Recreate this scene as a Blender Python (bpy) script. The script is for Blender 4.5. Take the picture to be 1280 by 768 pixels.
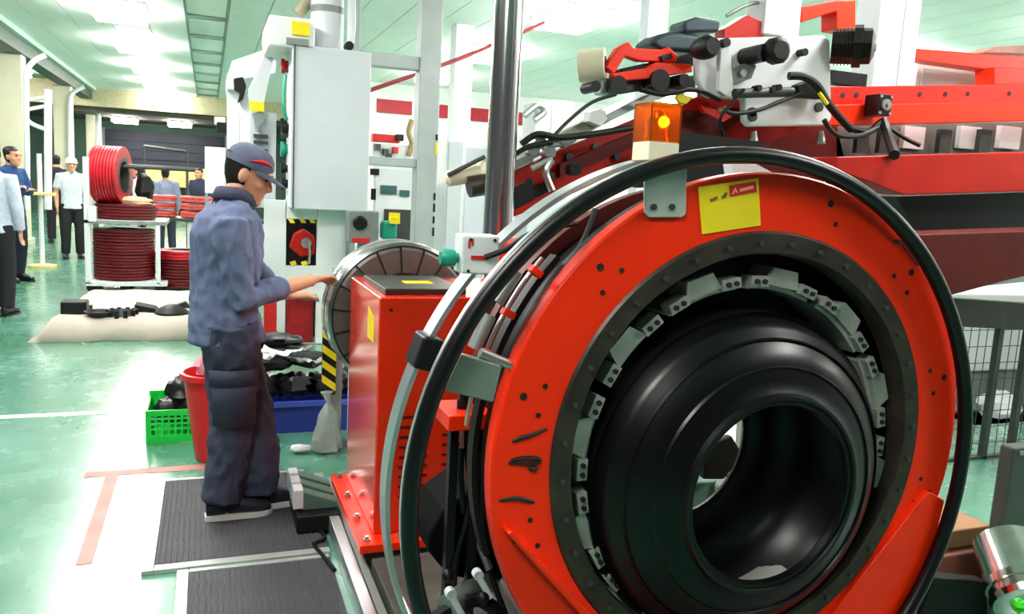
import bpy, bmesh, math, random
from mathutils import Vector, Matrix, noise
random.seed(7)
S = bpy.context.scene
COL = S.collection
for o in list(bpy.data.objects): bpy.data.objects.remove(o)

# ---------------------------------------------------------------- camera, world, exposure
F_PX, CX, CY, CAM_Z = 1000.0, 640.0, 384.0, 1.57
YAW, PITCH, ROLL = math.radians(21), math.radians(8.3), math.radians(3)
FW = Vector((math.sin(YAW)*math.cos(PITCH), math.cos(YAW)*math.cos(PITCH), -math.sin(PITCH)))
RT0 = Vector((math.cos(YAW), -math.sin(YAW), 0)); UP0 = RT0.cross(FW)
RT = RT0*math.cos(ROLL) + UP0*math.sin(ROLL)
UP = -RT0*math.sin(ROLL) + UP0*math.cos(ROLL)
cam_d = bpy.data.cameras.new('camera'); cam = bpy.data.objects.new('camera', cam_d); COL.objects.link(cam)
cam_d.sensor_fit = 'HORIZONTAL'; cam_d.sensor_width = 36; cam_d.lens = F_PX/1280*36; cam_d.clip_end = 200; cam_d.clip_start = .05
m = Matrix.Identity(4)
for i in range(3): m[i][0], m[i][1], m[i][2] = RT[i], UP[i], -FW[i]
m.translation = (0, 0, CAM_Z); cam.matrix_world = m
S.camera = cam
W = bpy.data.worlds.new('world'); S.world = W; W.use_nodes = True
bg = W.node_tree.nodes['Background']; bg.inputs[0].default_value = (0.93, 0.98, 1.0, 1); bg.inputs[1].default_value = 0.07
S.view_settings.view_transform = 'Standard'; S.view_settings.look = 'None'
S.view_settings.gamma = 1; S.view_settings.use_curve_mapping = False
S.view_settings.exposure = 0.5
LAMP_POWER = 34.0

# ---------------------------------------------------------------- measuring helpers
def ray(px, py): return FW + RT*((px-CX)/F_PX) - UP*((py-CY)/F_PX)
def at(px, py, Y):
    r = ray(px, py); return Vector((0, 0, CAM_Z)) + r*(Y/r.y)
def atz(px, py, Z):
    r = ray(px, py); return Vector((0, 0, CAM_Z)) + r*((Z-CAM_Z)/r.z)

# ---------------------------------------------------------------- materials
def lin(c): return tuple(((v/255)/12.92 if v/255 <= .04045 else ((v/255+.055)/1.055)**2.4) for v in c)
MATS = {}
def mat(name, rgb, rough=.5, metal=0., var=.12, scale=9., bump=0., coat=0., emit=0., trans=0., stretch=None, spec=.5):
    if name in MATS: return MATS[name]
    M = bpy.data.materials.new(name); M.use_nodes = True; nt = M.node_tree; N = nt.nodes; L = nt.links
    p = N['Principled BSDF']; c = lin(rgb)
    p.inputs['Roughness'].default_value = rough; p.inputs['Metallic'].default_value = metal
    p.inputs['Coat Weight'].default_value = coat; p.inputs['Coat Roughness'].default_value = .12
    p.inputs['Specular IOR Level'].default_value = spec
    p.inputs['Transmission Weight'].default_value = trans
    tc = N.new('ShaderNodeTexCoord'); nz = N.new('ShaderNodeTexNoise'); nz.inputs['Scale'].default_value = scale; nz.inputs['Detail'].default_value = 5
    src = tc.outputs['Object']
    if stretch:
        mp = N.new('ShaderNodeMapping'); mp.inputs['Scale'].default_value = stretch; L.new(src, mp.inputs[0]); src = mp.outputs[0]
    L.new(src, nz.inputs['Vector'])
    rp = N.new('ShaderNodeValToRGB'); rp.color_ramp.elements[0].position = .3; rp.color_ramp.elements[1].position = .7
    rp.color_ramp.elements[0].color = (*[v*(1-var) for v in c], 1); rp.color_ramp.elements[1].color = (*[min(1, v*(1+var)) for v in c], 1)
    L.new(nz.outputs['Fac'], rp.inputs[0]); L.new(rp.outputs[0], p.inputs['Base Color'])
    if bump:
        b = N.new('ShaderNodeBump'); b.inputs['Strength'].default_value = bump; b.inputs['Distance'].default_value = .01
        L.new(nz.outputs['Fac'], b.inputs['Height']); L.new(b.outputs[0], p.inputs['Normal'])
    if emit:
        p.inputs['Emission Color'].default_value = (*c, 1); p.inputs['Emission Strength'].default_value = emit
    MATS[name] = M; return M
orange = mat('orange_paint', (244, 44, 2), .38, 0, .06, 3, spec=.3)
red = mat('red_paint', (188, 26, 8), .4, 0, .12, 4, spec=.35)
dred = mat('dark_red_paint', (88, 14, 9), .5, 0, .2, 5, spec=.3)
white = mat('white_paint', (228, 231, 232), .45, 0, .04, 3)
palegrey = mat('pale_grey_paint', (203, 209, 214), .5, 0, .03, 3)
cream = mat('cream_paint', (232, 226, 198), .6, 0, .05, 3)
grey = mat('grey_paint', (128, 134, 130), .5, 0, .1, 6)
dgrey = mat('dark_grey_steel', (66, 70, 68), .45, .4, .2, 8)
black = mat('black_plastic', (9, 10, 11), .5, 0, .2, 12, spec=.35)
blackm = mat('black_metal', (15, 15, 17), .42, .2, .2, 12, spec=.4)
rubber = mat('tyre_rubber', (6, 6, 9), .30, 0, .25, 6, bump=.03, coat=.0, spec=.32)
hoserub = mat('hose_rubber', (8, 9, 12), .34, 0, .2, 10, spec=.4)
steel = mat('brushed_steel', (190, 192, 190), .28, .9, .12, 6)
galv = mat('galvanised_steel', (160, 168, 166), .42, .7, .15, 7)
chrome = mat('polished_steel', (205, 206, 204), .16, 1, .12, 4, stretch=(6, 6, .4))
oiled = mat('oily_steel', (58, 52, 45), .42, .4, .35, 12)
alu = mat('aluminium', (205, 209, 214), .3, .85, .08, 5)
yellow = mat('yellow_sticker', (240, 214, 10), .5, 0, .08, 10)
ink = mat('black_ink', (18, 12, 10), .6, 0, .1, 20)
redlab = mat('red_label', (205, 20, 25), .5, 0, .05, 10)
teal = mat('teal_plastic', (25, 150, 125), .45, 0, .1, 10)
slate = mat('slate_motor', (48, 66, 76), .45, .2, .15, 12)
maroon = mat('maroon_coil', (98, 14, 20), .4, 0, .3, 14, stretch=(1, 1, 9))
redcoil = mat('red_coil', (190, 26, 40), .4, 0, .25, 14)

# ---------------------------------------------------------------- mesh helpers
class MB:
    def __init__(s): s.v = []; s.f = []
    def add(s, v, f):
        n = len(s.v); s.v += [tuple(x) for x in v]; s.f += [tuple(i+n for i in q) for q in f]; return s
    def box(s, a, b):
        x0, y0, z0 = a; x1, y1, z1 = b
        return s.add([(x0,y0,z0),(x1,y0,z0),(x1,y1,z0),(x0,y1,z0),(x0,y0,z1),(x1,y0,z1),(x1,y1,z1),(x0,y1,z1)],
                     [(0,3,2,1),(4,5,6,7),(0,1,5,4),(1,2,6,5),(2,3,7,6),(3,0,4,7)])
    def obox(s, c, size, rot):      # oriented box, rot = 3x3
        hx, hy, hz = [q/2 for q in size]; v = []
        for z in (-hz, hz):
            for x, y in ((-hx,-hy),(hx,-hy),(hx,hy),(-hx,hy)): v.append(Vector(c)+rot @ Vector((x, y, z)))
        return s.add(v, [(0,3,2,1),(4,5,6,7),(0,1,5,4),(1,2,6,5),(2,3,7,6),(3,0,4,7)])
    def prism(s, pts, off):         # polygon of 3-D points, extruded by vector
        n = len(pts); off = Vector(off); v = [Vector(p) for p in pts]; v += [p+off for p in v]
        return s.add(v, [tuple(range(n))[::-1], tuple(range(n, 2*n))] + [(i, (i+1) % n, n+(i+1) % n, n+i) for i in range(n)])
    def tube(s, path, r, seg=10, caps=True, flat=1.0):
        P = [Vector(p) for p in path]; n = len(P); rr = r if hasattr(r, '__len__') else [r]*n
        v = []; prev = None
        for i in range(n):
            t = (P[min(i+1, n-1)]-P[max(i-1, 0)]).normalized()
            if prev is None:
                a = t.orthogonal().normalized()
            else:
                a = prev - t*prev.dot(t); a = a.normalized() if a.length > 1e-6 else t.orthogonal().normalized()
            prev = a; b = t.cross(a)
            for k in range(seg):
                th = 2*math.pi*k/seg; v.append(P[i]+(a*math.cos(th)+b*math.sin(th)*flat)*rr[i])
        f = [(i*seg+k, i*seg+(k+1) % seg, (i+1)*seg+(k+1) % seg, (i+1)*seg+k) for i in range(n-1) for k in range(seg)]
        if caps: f += [tuple(range(seg))[::-1], tuple(range((n-1)*seg, n*seg))]
        return s.add(v, f)
    def lathe(s, c, axis, prof, seg=48, a0=0, a1=360, closed=False):   # prof = [(along, radius)]
        ax = Vector(axis).normalized(); u = Vector((0, 0, 1)) if abs(ax.z) < .9 else Vector((1, 0, 0))
        u = (u-ax*u.dot(ax)).normalized(); w = u.cross(ax)             # for axis +Y: w = -X
        full = abs(a1-a0) >= 360; m = seg if full else seg+1; c = Vector(c); n = len(prof); v = []
        for j in range(m):
            th = math.radians(a0+(a1-a0)*j/seg); d = w*-math.cos(th)+u*math.sin(th)
            for (h, r) in prof: v.append(c+ax*h+d*r)
        f = []; kk = n if closed else n-1
        for j in range(seg):
            j2 = (j+1) % m
            for i in range(kk):
                i2 = (i+1) % n; f.append((j*n+i, j*n+i2, j2*n+i2, j2*n+i))
        s.add(v, f)
        if closed and not full:
            b = len(s.v)-len(v); s.f.append(tuple(b+i for i in range(n))); s.f.append(tuple(b+(m-1)*n+i for i in range(n))[::-1])
        return s
    def ball(s, c, r, seg=12, rings=8):
        rx, ry, rz = r if hasattr(r, '__len__') else (r, r, r); c = Vector(c); v = []; f = []
        for i in range(rings+1):
            ph = math.pi*i/rings
            for k in range(seg):
                th = 2*math.pi*k/seg; v.append(c+Vector((rx*math.sin(ph)*math.cos(th), ry*math.sin(ph)*math.sin(th), rz*math.cos(ph))))
        for i in range(rings):
            for k in range(seg): f.append((i*seg+k, (i+1)*seg+k, (i+1)*seg+(k+1) % seg, i*seg+(k+1) % seg))
        return s.add(v, f)
    def mesh(s, name, smooth=None):
        me = bpy.data.meshes.new(name); me.from_pydata(s.v, [], s.f); bm = bmesh.new(); bm.from_mesh(me)
        bmesh.ops.remove_doubles(bm, verts=bm.verts, dist=1e-5); bmesh.ops.recalc_face_normals(bm, faces=bm.faces)
        bm.to_mesh(me); bm.free()
        if smooth is not None:
            me.shade_smooth() if hasattr(me, 'shade_smooth') else None
            if smooth < 180: me.set_sharp_from_angle(angle=math.radians(smooth))
        return me
    def build(s, name, material, parent=None, bevel=0, smooth=35, **tg):
        me = s.mesh(name, smooth); me.materials.append(material); return put(name, me, parent, bevel, **tg)
def put(name, me, parent=None, bevel=0, **tg):
    o = bpy.data.objects.new(name, me); COL.objects.link(o)
    if parent is not None:
        o.parent = parent; o.matrix_parent_inverse = Matrix.Translation(-parent_loc(parent))
    if bevel:
        b = o.modifiers.new('bevel', 'BEVEL'); b.width = bevel; b.segments = 2; b.limit_method = 'ANGLE'; b.harden_normals = True
    tag(o, **tg); return o
def parent_loc(p):
    l = Vector((0, 0, 0))
    while p is not None: l += p.location; p = p.parent if False else None
    return l
def tag(o, label=None, category=None, group=None, kind=None):
    for k, v in (('label', label), ('category', category), ('group', group), ('kind', kind)):
        if v: o[k] = v
    return o
def thing(name, loc, label, category, group=None):
    o = bpy.data.objects.new(name, None); COL.objects.link(o); o.location = loc; o.empty_display_size = .1
    return tag(o, label, category, group)
def struct(mb, name, m, parent=None, label=None, **k):
    return mb.build(name, m, parent, kind=None if parent else 'structure', label=label, **k)
def poly(pts, Y): return [at(x, y, Y) for x, y in pts]
def plate(pts, Y, th): return MB().prism(poly(pts, Y), (0, th, 0))       # outline measured in the plane at depth Y, real thickness
def pbox(x0, y0, x1, y1, Y, th):
    a = at(x0, (y0+y1)/2, Y); b = at(x1, (y0+y1)/2, Y); t = at((x0+x1)/2, y0, Y); u = at((x0+x1)/2, y1, Y)
    return MB().box((a.x, Y, u.z), (b.x, Y+th, t.z))
def ptube(pts, r, seg=8, **k): return MB().tube(smooth_path([at(*p) for p in pts]), r, seg, **k)
def smooth_path(P, n=4):
    if len(P) < 3: return P
    out = []
    for i in range(len(P)-1):
        p0 = P[max(i-1, 0)]; p1 = P[i]; p2 = P[i+1]; p3 = P[min(i+2, len(P)-1)]
        for k in range(n):
            t = k/n; out.append(.5*((2*p1)+(p2-p0)*t+(2*p0-5*p1+4*p2-p3)*t*t+(3*p1-p0-3*p2+p3)*t**3))
    return out+[P[-1]]
def ncyl(px, py, Y, r, d, seg=20, prof=None):       # cylinder with axis along Y facing the aisle
    c = at(px, py, Y); return MB().lathe(c, (0, 1, 0), prof or [(0, 0), (0, r), (d, r), (d, 0)], seg)

# ================================================================ the hall
CEIL = 4.0
def floor_mat():
    M = bpy.data.materials.new('green_epoxy_floor'); M.use_nodes = True; nt = M.node_tree; N = nt.nodes; L = nt.links; p = N['Principled BSDF']
    tc = N.new('ShaderNodeTexCoord')
    n1 = N.new('ShaderNodeTexNoise'); n1.inputs['Scale'].default_value = .55; n1.inputs['Detail'].default_value = 6; n1.inputs['Roughness'].default_value = .6
    n2 = N.new('ShaderNodeTexNoise'); n2.inputs['Scale'].default_value = 5; n2.inputs['Detail'].default_value = 8
    L.new(tc.outputs['Object'], n1.inputs['Vector']); L.new(tc.outputs['Object'], n2.inputs['Vector'])
    r = N.new('ShaderNodeValToRGB'); e = r.color_ramp.elements
    e[0].position = .33; e[0].color = (*lin((40, 116, 84)), 1); e[1].position = .68; e[1].color = (*lin((112, 164, 142)), 1)
    mx = N.new('ShaderNodeMix'); mx.data_type = 'RGBA'; mx.blend_type = 'MULTIPLY'; mx.inputs[0].default_value = .18
    r2 = N.new('ShaderNodeValToRGB'); r2.color_ramp.elements[0].position = .3; r2.color_ramp.elements[0].color = (.55, .58, .56, 1); r2.color_ramp.elements[1].position = .6; r2.color_ramp.elements[1].color = (1, 1, 1, 1)
    L.new(n1.outputs['Fac'], r.inputs[0]); L.new(n2.outputs['Fac'], r2.inputs[0]); L.new(r.outputs[0], mx.inputs[6]); L.new(r2.outputs[0], mx.inputs[7]); L.new(mx.outputs[2], p.inputs['Base Color'])
    mr = N.new('ShaderNodeMapRange'); mr.inputs[3].default_value = .16; mr.inputs[4].default_value = .36; L.new(n2.outputs['Fac'], mr.inputs[0]); L.new(mr.outputs[0], p.inputs['Roughness'])
    p.inputs['Coat Weight'].default_value = .5; p.inputs['Coat Roughness'].default_value = .2
    return M
fl = struct(MB().box((-7, -5, -.1), (14, 34, 0)), 'floor', floor_mat())
linew = mat('worn_white_line', (205, 222, 214), .5, 0, .25, 6); liner = mat('worn_red_line', (176, 120, 110), .5, 0, .35, 5)
struct(MB().box((-7, 5.60, 0), (.2, 5.68, .002)), 'floor_line', linew, fl)
struct(MB().box((-.6, 4.42, 0), (.2, 4.50, .002)), 'floor_line', liner, fl)
struct(MB().box((-.50, 3.4, 0), (-.44, 4.42, .002)), 'floor_line', liner, fl)
cm = mat('ceiling_panel', (236, 240, 236), .6, 0, .03, 2); cmd = mat('ceiling_gap', (150, 166, 158), .7, 0, .1, 2)
ce = struct(MB().box((-3.3, -5, CEIL+.03), (14, 28, CEIL+.15)), 'ceiling', cmd)
pm = MB().box((0, -5, 0), (.583, 28, .03)).mesh('panel', 30); pm.materials.append(cm)
for i in range(29):
    x = -3.3+i*.596
    if abs(x-(-.3)) < .4 and x < .1 and x > -.45: pass
    o = put('panel', pm, ce); o.location = (x, 0, CEIL)
barm = mat('ceiling_bar', (120, 140, 130), .6)
for k in range(12):
    y = 6.2+k*1.9
    struct(MB().box((-.30, y, CEIL-.05), (.28, y+.10, CEIL)), 'ceiling_bar', barm, ce)
for x in (-.32, .28): struct(MB().box((x, -5, CEIL-.03), (x+.025, 28, CEIL)), 'ceiling_bar', barm, ce)
struct(MB().box((-6.5, 28, 3.45), (4, 28.3, CEIL+.15)), 'wall_bulkhead', mat('beige_bulkhead', (196, 186, 150), .6))
struct(MB().box((-6.5, 28.3, 3.30), (4, 33, 3.45)), 'ceiling_soffit', mat('dark_soffit', (74, 72, 62), .7))
fw_ = struct(MB().box((-6.5, 33, 0), (4, 33.2, 4.2)), 'wall_far', mat('dull_green_wall', (70, 98, 84), .7, 0, .2, 1))
struct(MB().box((-6.7, 8, 0), (-6.5, 33.2, 4.2)), 'wall_left', mat('dark_green_wall', (62, 88, 76), .7, 0, .25, 1))
struct(MB().box((-6.5, 9, 2.75), (-6.44, 22, 3.05)), 'trim_1', mat('dull_red_strip', (140, 40, 34), .6))
struct(MB().box((-6.7, 9, 4.16), (-3.3, 33, 4.3)), 'ceiling_side', mat('green_side_ceiling', (120, 148, 132), .7))
struct(MB().box((-3.62, -5, 3.66), (-3.3, 28, 4.16)), 'trim_2', mat('dark_green_beam', (58, 84, 72), .5))
struct(MB().box((-3.3, -5, 3.90), (-3.18, 28, 4.0)), 'trim_3', mat('pale_green_gutter', (176, 206, 190), .5))
# roller door at the far end
sh = mat('navy_shutter', (26, 34, 52), .5, 0, .2, 2)
dr = struct(MB().box((-3.5, 32.92, 0), (.6, 33, 3.0)), 'door_1', sh)
for k in range(9): struct(MB().box((-3.4, 32.86, .05+k*.325), (.5, 32.92, .05+k*.325+.28)), 'slat', sh, dr)
struct(MB().box((-3.66, 32.84, 0), (-3.5, 33, 3.05)), 'door_frame', grey, dr); struct(MB().box((.6, 32.84, 0), (.76, 33, 3.05)), 'door_frame', grey, dr)
nb_ = thing('notice_board', (-.9, 31.5, 0), 'tan board on legs standing before the navy roller door', 'board')
MB().box((-2.2, 31.5, 1.05), (.4, 31.6, 1.75)).build('panel', mat('tan_board', (222, 190, 110), .6), nb_, .01)
for x in (-2.1, .25): MB().box((x, 31.52, 0), (x+.06, 31.58, 1.05)).build('leg', grey, nb_)
struct(MB().box((3.2, 20, 0), (14, 20.2, CEIL+.1)), 'wall_back', mat('white_back_wall', (232, 234, 232), .6, 0, .03, 1))
struct(MB().box((3.2, 20.2, 0), (3.4, 28, CEIL+.1)), 'wall_inner', MATS['white_back_wall'])
struct(MB().box((14, -5, 0), (14.2, 20.2, CEIL+.1)), 'wall_right', MATS['white_back_wall'])
# red banners along the back wall
ban = mat('banner_red', (168, 24, 40), .6)
for i, (x0, x1) in enumerate(((472, 516), (549, 566), (588, 612), (645, 662))):
    c = at((x0+x1)/2, 134+.095*((x0+x1)/2-500), 19.9); w = (x1-x0)*.0196
    b = MB().box((c.x-w/2, 19.93, c.z-.16), (c.x+w/2, 19.99, c.z+.16)).build('wall_banner', ban, label=(
        'long dark red banner on back wall beside the grey cabinet', 'short dark red banner on back wall beside grey steel post',
        'dark red banner on back wall beside the polished column', 'dark red banner end on back wall by the red conveyor')[i], category='banner', group='red banners on the back wall')
# cream columns
for i, px in enumerate((19, 81, 118, 140)):
    r = ray(px, 205); k = -3.55/r.x; y = r.y*k
    t = thing('column', (-3.55, y, 0), ('square cream column behind the man in blue', 'square cream column behind the man in black',
        'square cream column behind the upright red coil', 'last cream column before the roller door')[i], 'column', 'cream hall columns')
    w = .21
    MB().box((-3.55-w, y-w, 0), (-3.55+w, y+w, 3.66)).build('shaft', cream, t, .02)
    MB().box((-3.55-w-.05, y-w-.05, 0), (-3.55+w+.05, y+w+.05, .12)).build('plinth', cream, t, .01)
# white bent pipes
for i, (pts, lab) in enumerate(((((57, 69, 15.5), (44, 75, 15.5), (34, 88, 15.5), (33, 110, 15.5), (33, 150, 15.5), (34, 200, 15.5), (34, 262, 15.5)), 'white bent pipe with curved top between cream columns'),
        (((105, 108, 24), (95, 113, 24), (88, 122, 24), (87, 150, 24), (87, 245, 24)), 'white bent pipe beside the second cream column'),
        (((136, 129, 29), (128, 135, 29), (122, 144, 29), (122, 235, 29)), 'white bent pipe beside the third cream column'))):
    t = thing('bent_pipe', at(*pts[-1]), lab, 'pipe', 'white bent pipes by the columns')
    MB().tube(smooth_path([at(*p) for p in pts]), .045 if i == 0 else .06, 10).build('pipe', white, t)
    if i == 0:
        ptube(((34, 150, 15.5), (42, 156, 15.5), (60, 163, 15.5)), .035).build('pipe_branch', white, t)
        ptube(((60, 112, 15.5), (60, 180, 15.5), (60, 262, 15.5)), .06).build('post', white, t)
        ptube(((35, 125, 15.5), (60, 121, 15.5)), .03).build('crossbar', white, t); ptube(((35, 137, 15.5), (60, 132, 15.5)), .03).build('crossbar', white, t)
# ceiling lights
lampm = mat('lamp_diffuser', (255, 250, 246), .5, 0, 0, 3, emit=LAMP_POWER); lampb = mat('lamp_housing', (225, 230, 228), .5)
dm = MB().box((-.36, -.55, -.16), (.36, .55, -.03)).mesh('diffuser', 30); dm.materials.append(lampm)
hm = MB().box((-.40, -.59, -.03), (.40, .59, .0)).mesh('housing', 30); hm.materials.append(lampb)
for X, nm in ((-1.25, 'over the aisle beside the columns'), (4.65, 'over the white machines'), (10.4, 'along the far right bay')):
    for k in range(9):
        y = -.1+3.5*k
        if X > 3 and y > 19.5: continue
        t = thing('ceiling_light', (X, y, CEIL-.0), 'bright white ceiling light panel ' + nm, 'ceiling light', 'ceiling lights ' + nm)
        for n_, me in (('housing', hm), ('diffuser', dm)):
            o = bpy.data.objects.new(n_, me); COL.objects.link(o); o.parent = t

for X in (-2.6, -.9):
    t = thing('soffit_light', (X, 30.2, 3.29), 'small lamp under the dark soffit before the roller door', 'ceiling light', 'lamps under the soffit')
    for n_, me in (('housing', hm), ('diffuser', dm)):
        o = bpy.data.objects.new(n_, me); COL.objects.link(o); o.parent = t
for y in (12, 19, 26):
    t = thing('side_light', (-5.0, y, 4.16), 'lamp over the side bay beyond the cream columns', 'ceiling light', 'lamps over the side bay')
    for n_, me in (('housing', hm), ('diffuser', dm)):
        o = bpy.data.objects.new(n_, me); COL.objects.link(o); o.parent = t

# ================================================================ transfer ring with green tyre
RX, RZ, RY = 1.36, .912, 1.70
ring = thing('transfer_ring', (RX, RY, .0), 'huge orange steel transfer ring with dark inner flange around the black tyre', 'ring machine')
N = 96
rp = MB().lathe((RX, RY, RZ), (0, 1, 0), [(0, .589), (0, .733), (.006, .738), (.05, .738), (.05, .589)], N, closed=True).build('ring_plate', orange, ring)
MB().lathe((RX, RY, RZ), (0, 1, 0), [(.05, .60), (.05, .730), (.10, .730), (.10, .60)], N, closed=True).build('ring_rim', blackm, ring, label='black outer rim of the ring')
MB().lathe((RX, RY, RZ), (0, 1, 0), [(.004, .528), (-.006, .534), (-.006, .582), (.004, .592), (.06, .592), (.06, .528)], N, closed=True).build('inner_flange', oiled, ring, label='dark oily steel inner flange')
MB().lathe((RX, RY, RZ), (0, 1, 0), [(.34, .50), (.34, .70), (.38, .70), (.38, .50)], N, closed=True).build('back_plate', dred, ring)
MB().lathe((RX+.02, RY, RZ-.06), (0, 1, 0), [(.36, .31), (.36, .56), (.40, .56), (.40, .31)], N, closed=True).build('back_disc', mat('disc_grey', (60, 66, 62), .5, .2, .3, 5), ring)
MB().lathe((RX, RY, RZ), (0, 1, 0), [(.10, .64), (.10, .66), (.34, .66), (.34, .64)], N, closed=True).build('drum_shell', blackm, ring)
# bolt holes: triplets around the plate
hole = MB().lathe((0, 0, 0), (0, 1, 0), [(-.002, 0), (-.002, .0075), (.004, .0075)], 12).mesh('bolt_hole', 30); hole.materials.append(ink)
bolt = MB().lathe((0, 0, 0), (0, 1, 0), [(-.010, 0), (-.010, .007), (0, .007)], 8).mesh('bolt', 30); bolt.materials.append(dgrey)
def onring(r, a, dy=0): return Vector((RX+r*math.cos(math.radians(a)), RY+dy, RZ+r*math.sin(math.radians(a))))
for k in range(12):
    a = 15+30*k
    for r, da, s in ((.69, 0, 1.25), (.645, -3.2, .9), (.64, 3.2, .9)):
        if abs(a+da-90) < 12 and r > .6 and k == 2: continue
        o = put('bolt_hole', hole, ring); o.location = onring(r, a+da); o.scale = (s, 1, s)
for k in range(36):
    o = put('flange_bolt', bolt, ring); o.location = onring(.558, 10*k+4, -.006)
# clamps around the tyre
cgrey = mat('clamp_grey', (176, 177, 170), .42, .3, .18, 10)
TZ = .825
def clamp_meshes():
    r0 = .462
    pad = MB().lathe((0, 0, 0), (0, 1, 0), [(-.02, r0), (-.02, r0+.012), (.10, r0+.012), (.10, r0)], 10, a0=-13, a1=13, closed=True).mesh('clamp_pad', 30)
    blk = MB(); ca = [(r0+.012, -.055), (r0+.060, -.040), (r0+.060, .040), (r0+.012, .055)]
    blk.prism([(x, -.035, z) for x, z in ca], (0, .09, 0)); blk = blk.mesh('clamp_block', 30)
    ear = MB().box((r0+.008, -.045, -.028), (r0+.036, .0, .028)).mesh('clamp_ear', 30)
    scr = MB().lathe((r0+.022, -.052, 0), (0, 1, 0), [(0, 0), (0, .007), (.008, .007)], 8).mesh('screw', 30)
    for q in (pad, blk, ear): q.materials.append(cgrey)
    scr.materials.append(ink)
    return pad, blk, ear, scr
pad, blk, ear, scr = clamp_meshes()
for k in range(12):
    a = math.radians(80+30*k)
    def sub(n_, me, par, da=0):
        o = bpy.data.objects.new(n_, me); COL.objects.link(o); o.parent = par
        if par.name.startswith('clamp'): o.rotation_euler = (0, -da, 0)
        else:
            o.matrix_parent_inverse = Matrix.Translation(-ring.location); o.location = (RX, RY+.075, RZ-.03); o.rotation_euler = (0, -a, 0)
        return o
    cl = sub('clamp', pad, ring); sub('clamp_block', blk, cl)
    for da in (-.17, .17):
        sub('clamp_ear', ear, cl, da); sub('screw', scr, cl, da-.025); sub('screw', scr, cl, da+.025)
# sticker
def onplate(pts, Y, th, m_, name, par, **k): return MB().prism([at(x, y, Y) for x, y in pts], (0, th, 0)).build(name, m_, par, **k)
st = onplate(((873, 234), (948, 223), (951, 282), (878, 293)), RY-.003, .003, yellow, 'warning_sticker', ring, label='yellow sticker with a red label corner')
onplate(((912, 232), (945, 227), (946, 240), (913, 246)), RY-.005, .002, redlab, 'sticker_label', st)
pink = mat('sticker_print', (240, 150, 120), .6)
onplate(((915, 243), (919, 234), (923, 241), (920, 241), (919, 238), (917, 243)), RY-.006, .001, pink, 'print', st)
onplate(((925, 236), (942, 232), (942, 236), (925, 240)), RY-.006, .001, pink, 'print', st)
for (x, y, w) in ((888, 249, 5), (893, 247, 4), (902, 245, 6), (905, 242, 4)): onplate(((x, y), (x+w, y-2), (x+w, y+2), (x+1, y+4)), RY-.005, .001, mat('brown_print', (130, 90, 10), .6), 'print', st)
# marker scribbles
for pts in (((640, 552), (650, 548), (664, 544), (684, 536)), ((636, 581), (642, 575), (655, 573), (668, 573), (675, 576), (668, 580), (655, 580), (640, 579)), ((624, 626), (645, 623), (660, 626), (668, 628)), ((661, 586), (668, 587), (672, 584))):
    w = [.003+.003*math.sin(math.pi*i/max(1, (len(pts)-1)*4)) for i in range((len(pts)-1)*4+1)]
    MB().tube(smooth_path([at(x, y, RY-.001) for x, y in pts]), w, 6).build('marker_scribble', ink, ring)
# welded feet of the ring
MB().prism(poly(((1150, 628), (1162, 615), (1182, 626), (1146, 768), (1120, 850), (1000, 850), (1042, 768)), 1.68), (0, .14, 0)).build('foot_gusset', orange, ring, .006)
MB().prism(poly(((634, 668), (640, 664), (742, 772), (800, 850), (770, 850), (728, 772)), 1.66), (0, .05, 0)).build('foot_rib', orange, ring, .004)
MB().box((.75, 1.62, .10), (2.15, 1.95, .20)).build('foot_beam', dred, ring, .01)
# bracket for the beacon
br = MB().prism(poly(((806, 205), (859, 205), (858, 268), (853, 272), (811, 272), (806, 266)), 1.69), (0, .008, 0)).build('beacon_bracket', mat('bracket_grey', (176, 186, 178), .5, .2), ring, .003)
for x in (818, 841): ncyl(x, 259, 1.685, .008, .006, 10).build('bolt', dgrey, br)
# beacon
bc = at(818, 203, 1.74)
be = thing('warning_beacon', bc, 'amber warning beacon on a cream base above the orange ring', 'beacon')
amber = mat('amber_lens', (255, 150, 20), .12, 0, .03, 6, trans=.85)
wx = .042
MB().box((bc.x-wx, bc.y-wx, bc.z), (bc.x+wx, bc.y+wx, bc.z+.048)).build('base', cream, be, .005)
ln = MB()
for sx0, sx1, sy0, sy1 in ((-wx, wx, -wx, -wx+.004), (-wx, wx, wx-.004, wx), (-wx, -wx+.004, -wx+.004, wx-.004), (wx-.004, wx, -wx+.004, wx-.004)):
    ln.box((bc.x+sx0, bc.y+sy0, bc.z+.048), (bc.x+sx1, bc.y+sy1, bc.z+.134))
ln.box((bc.x-wx, bc.y-wx, bc.z+.134), (bc.x+wx, bc.y+wx, bc.z+.139))
ln.build('lens', amber, be, label='amber plastic lens')
MB().lathe((bc.x, bc.y, bc.z+.05), (0, 0, 1), [(0, 0), (0, .03), (.02, .026), (.05, .028), (.07, .02), (.078, 0)], 20).build('reflector', mat('reflector_gold', (255, 190, 60), .15, .9), be)
MB().ball((bc.x, bc.y-.028, bc.z+.095), .014).build('bulb', mat('beacon_bulb', (255, 205, 70), .3, 0, 0, 3, emit=6), be)
MB().lathe((bc.x+wx, bc.y-.01, bc.z+.025), (1, 0, 0), [(0, .008), (.008, .008), (.008, 0)], 10).build('cable_gland', cream, be)
for dx in (-.014, .012):
    MB().tube([(bc.x+dx, 1.705, bc.z-.055), (bc.x+dx, 1.705, bc.z)], .008, 8).build('stud', steel, be)
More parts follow.
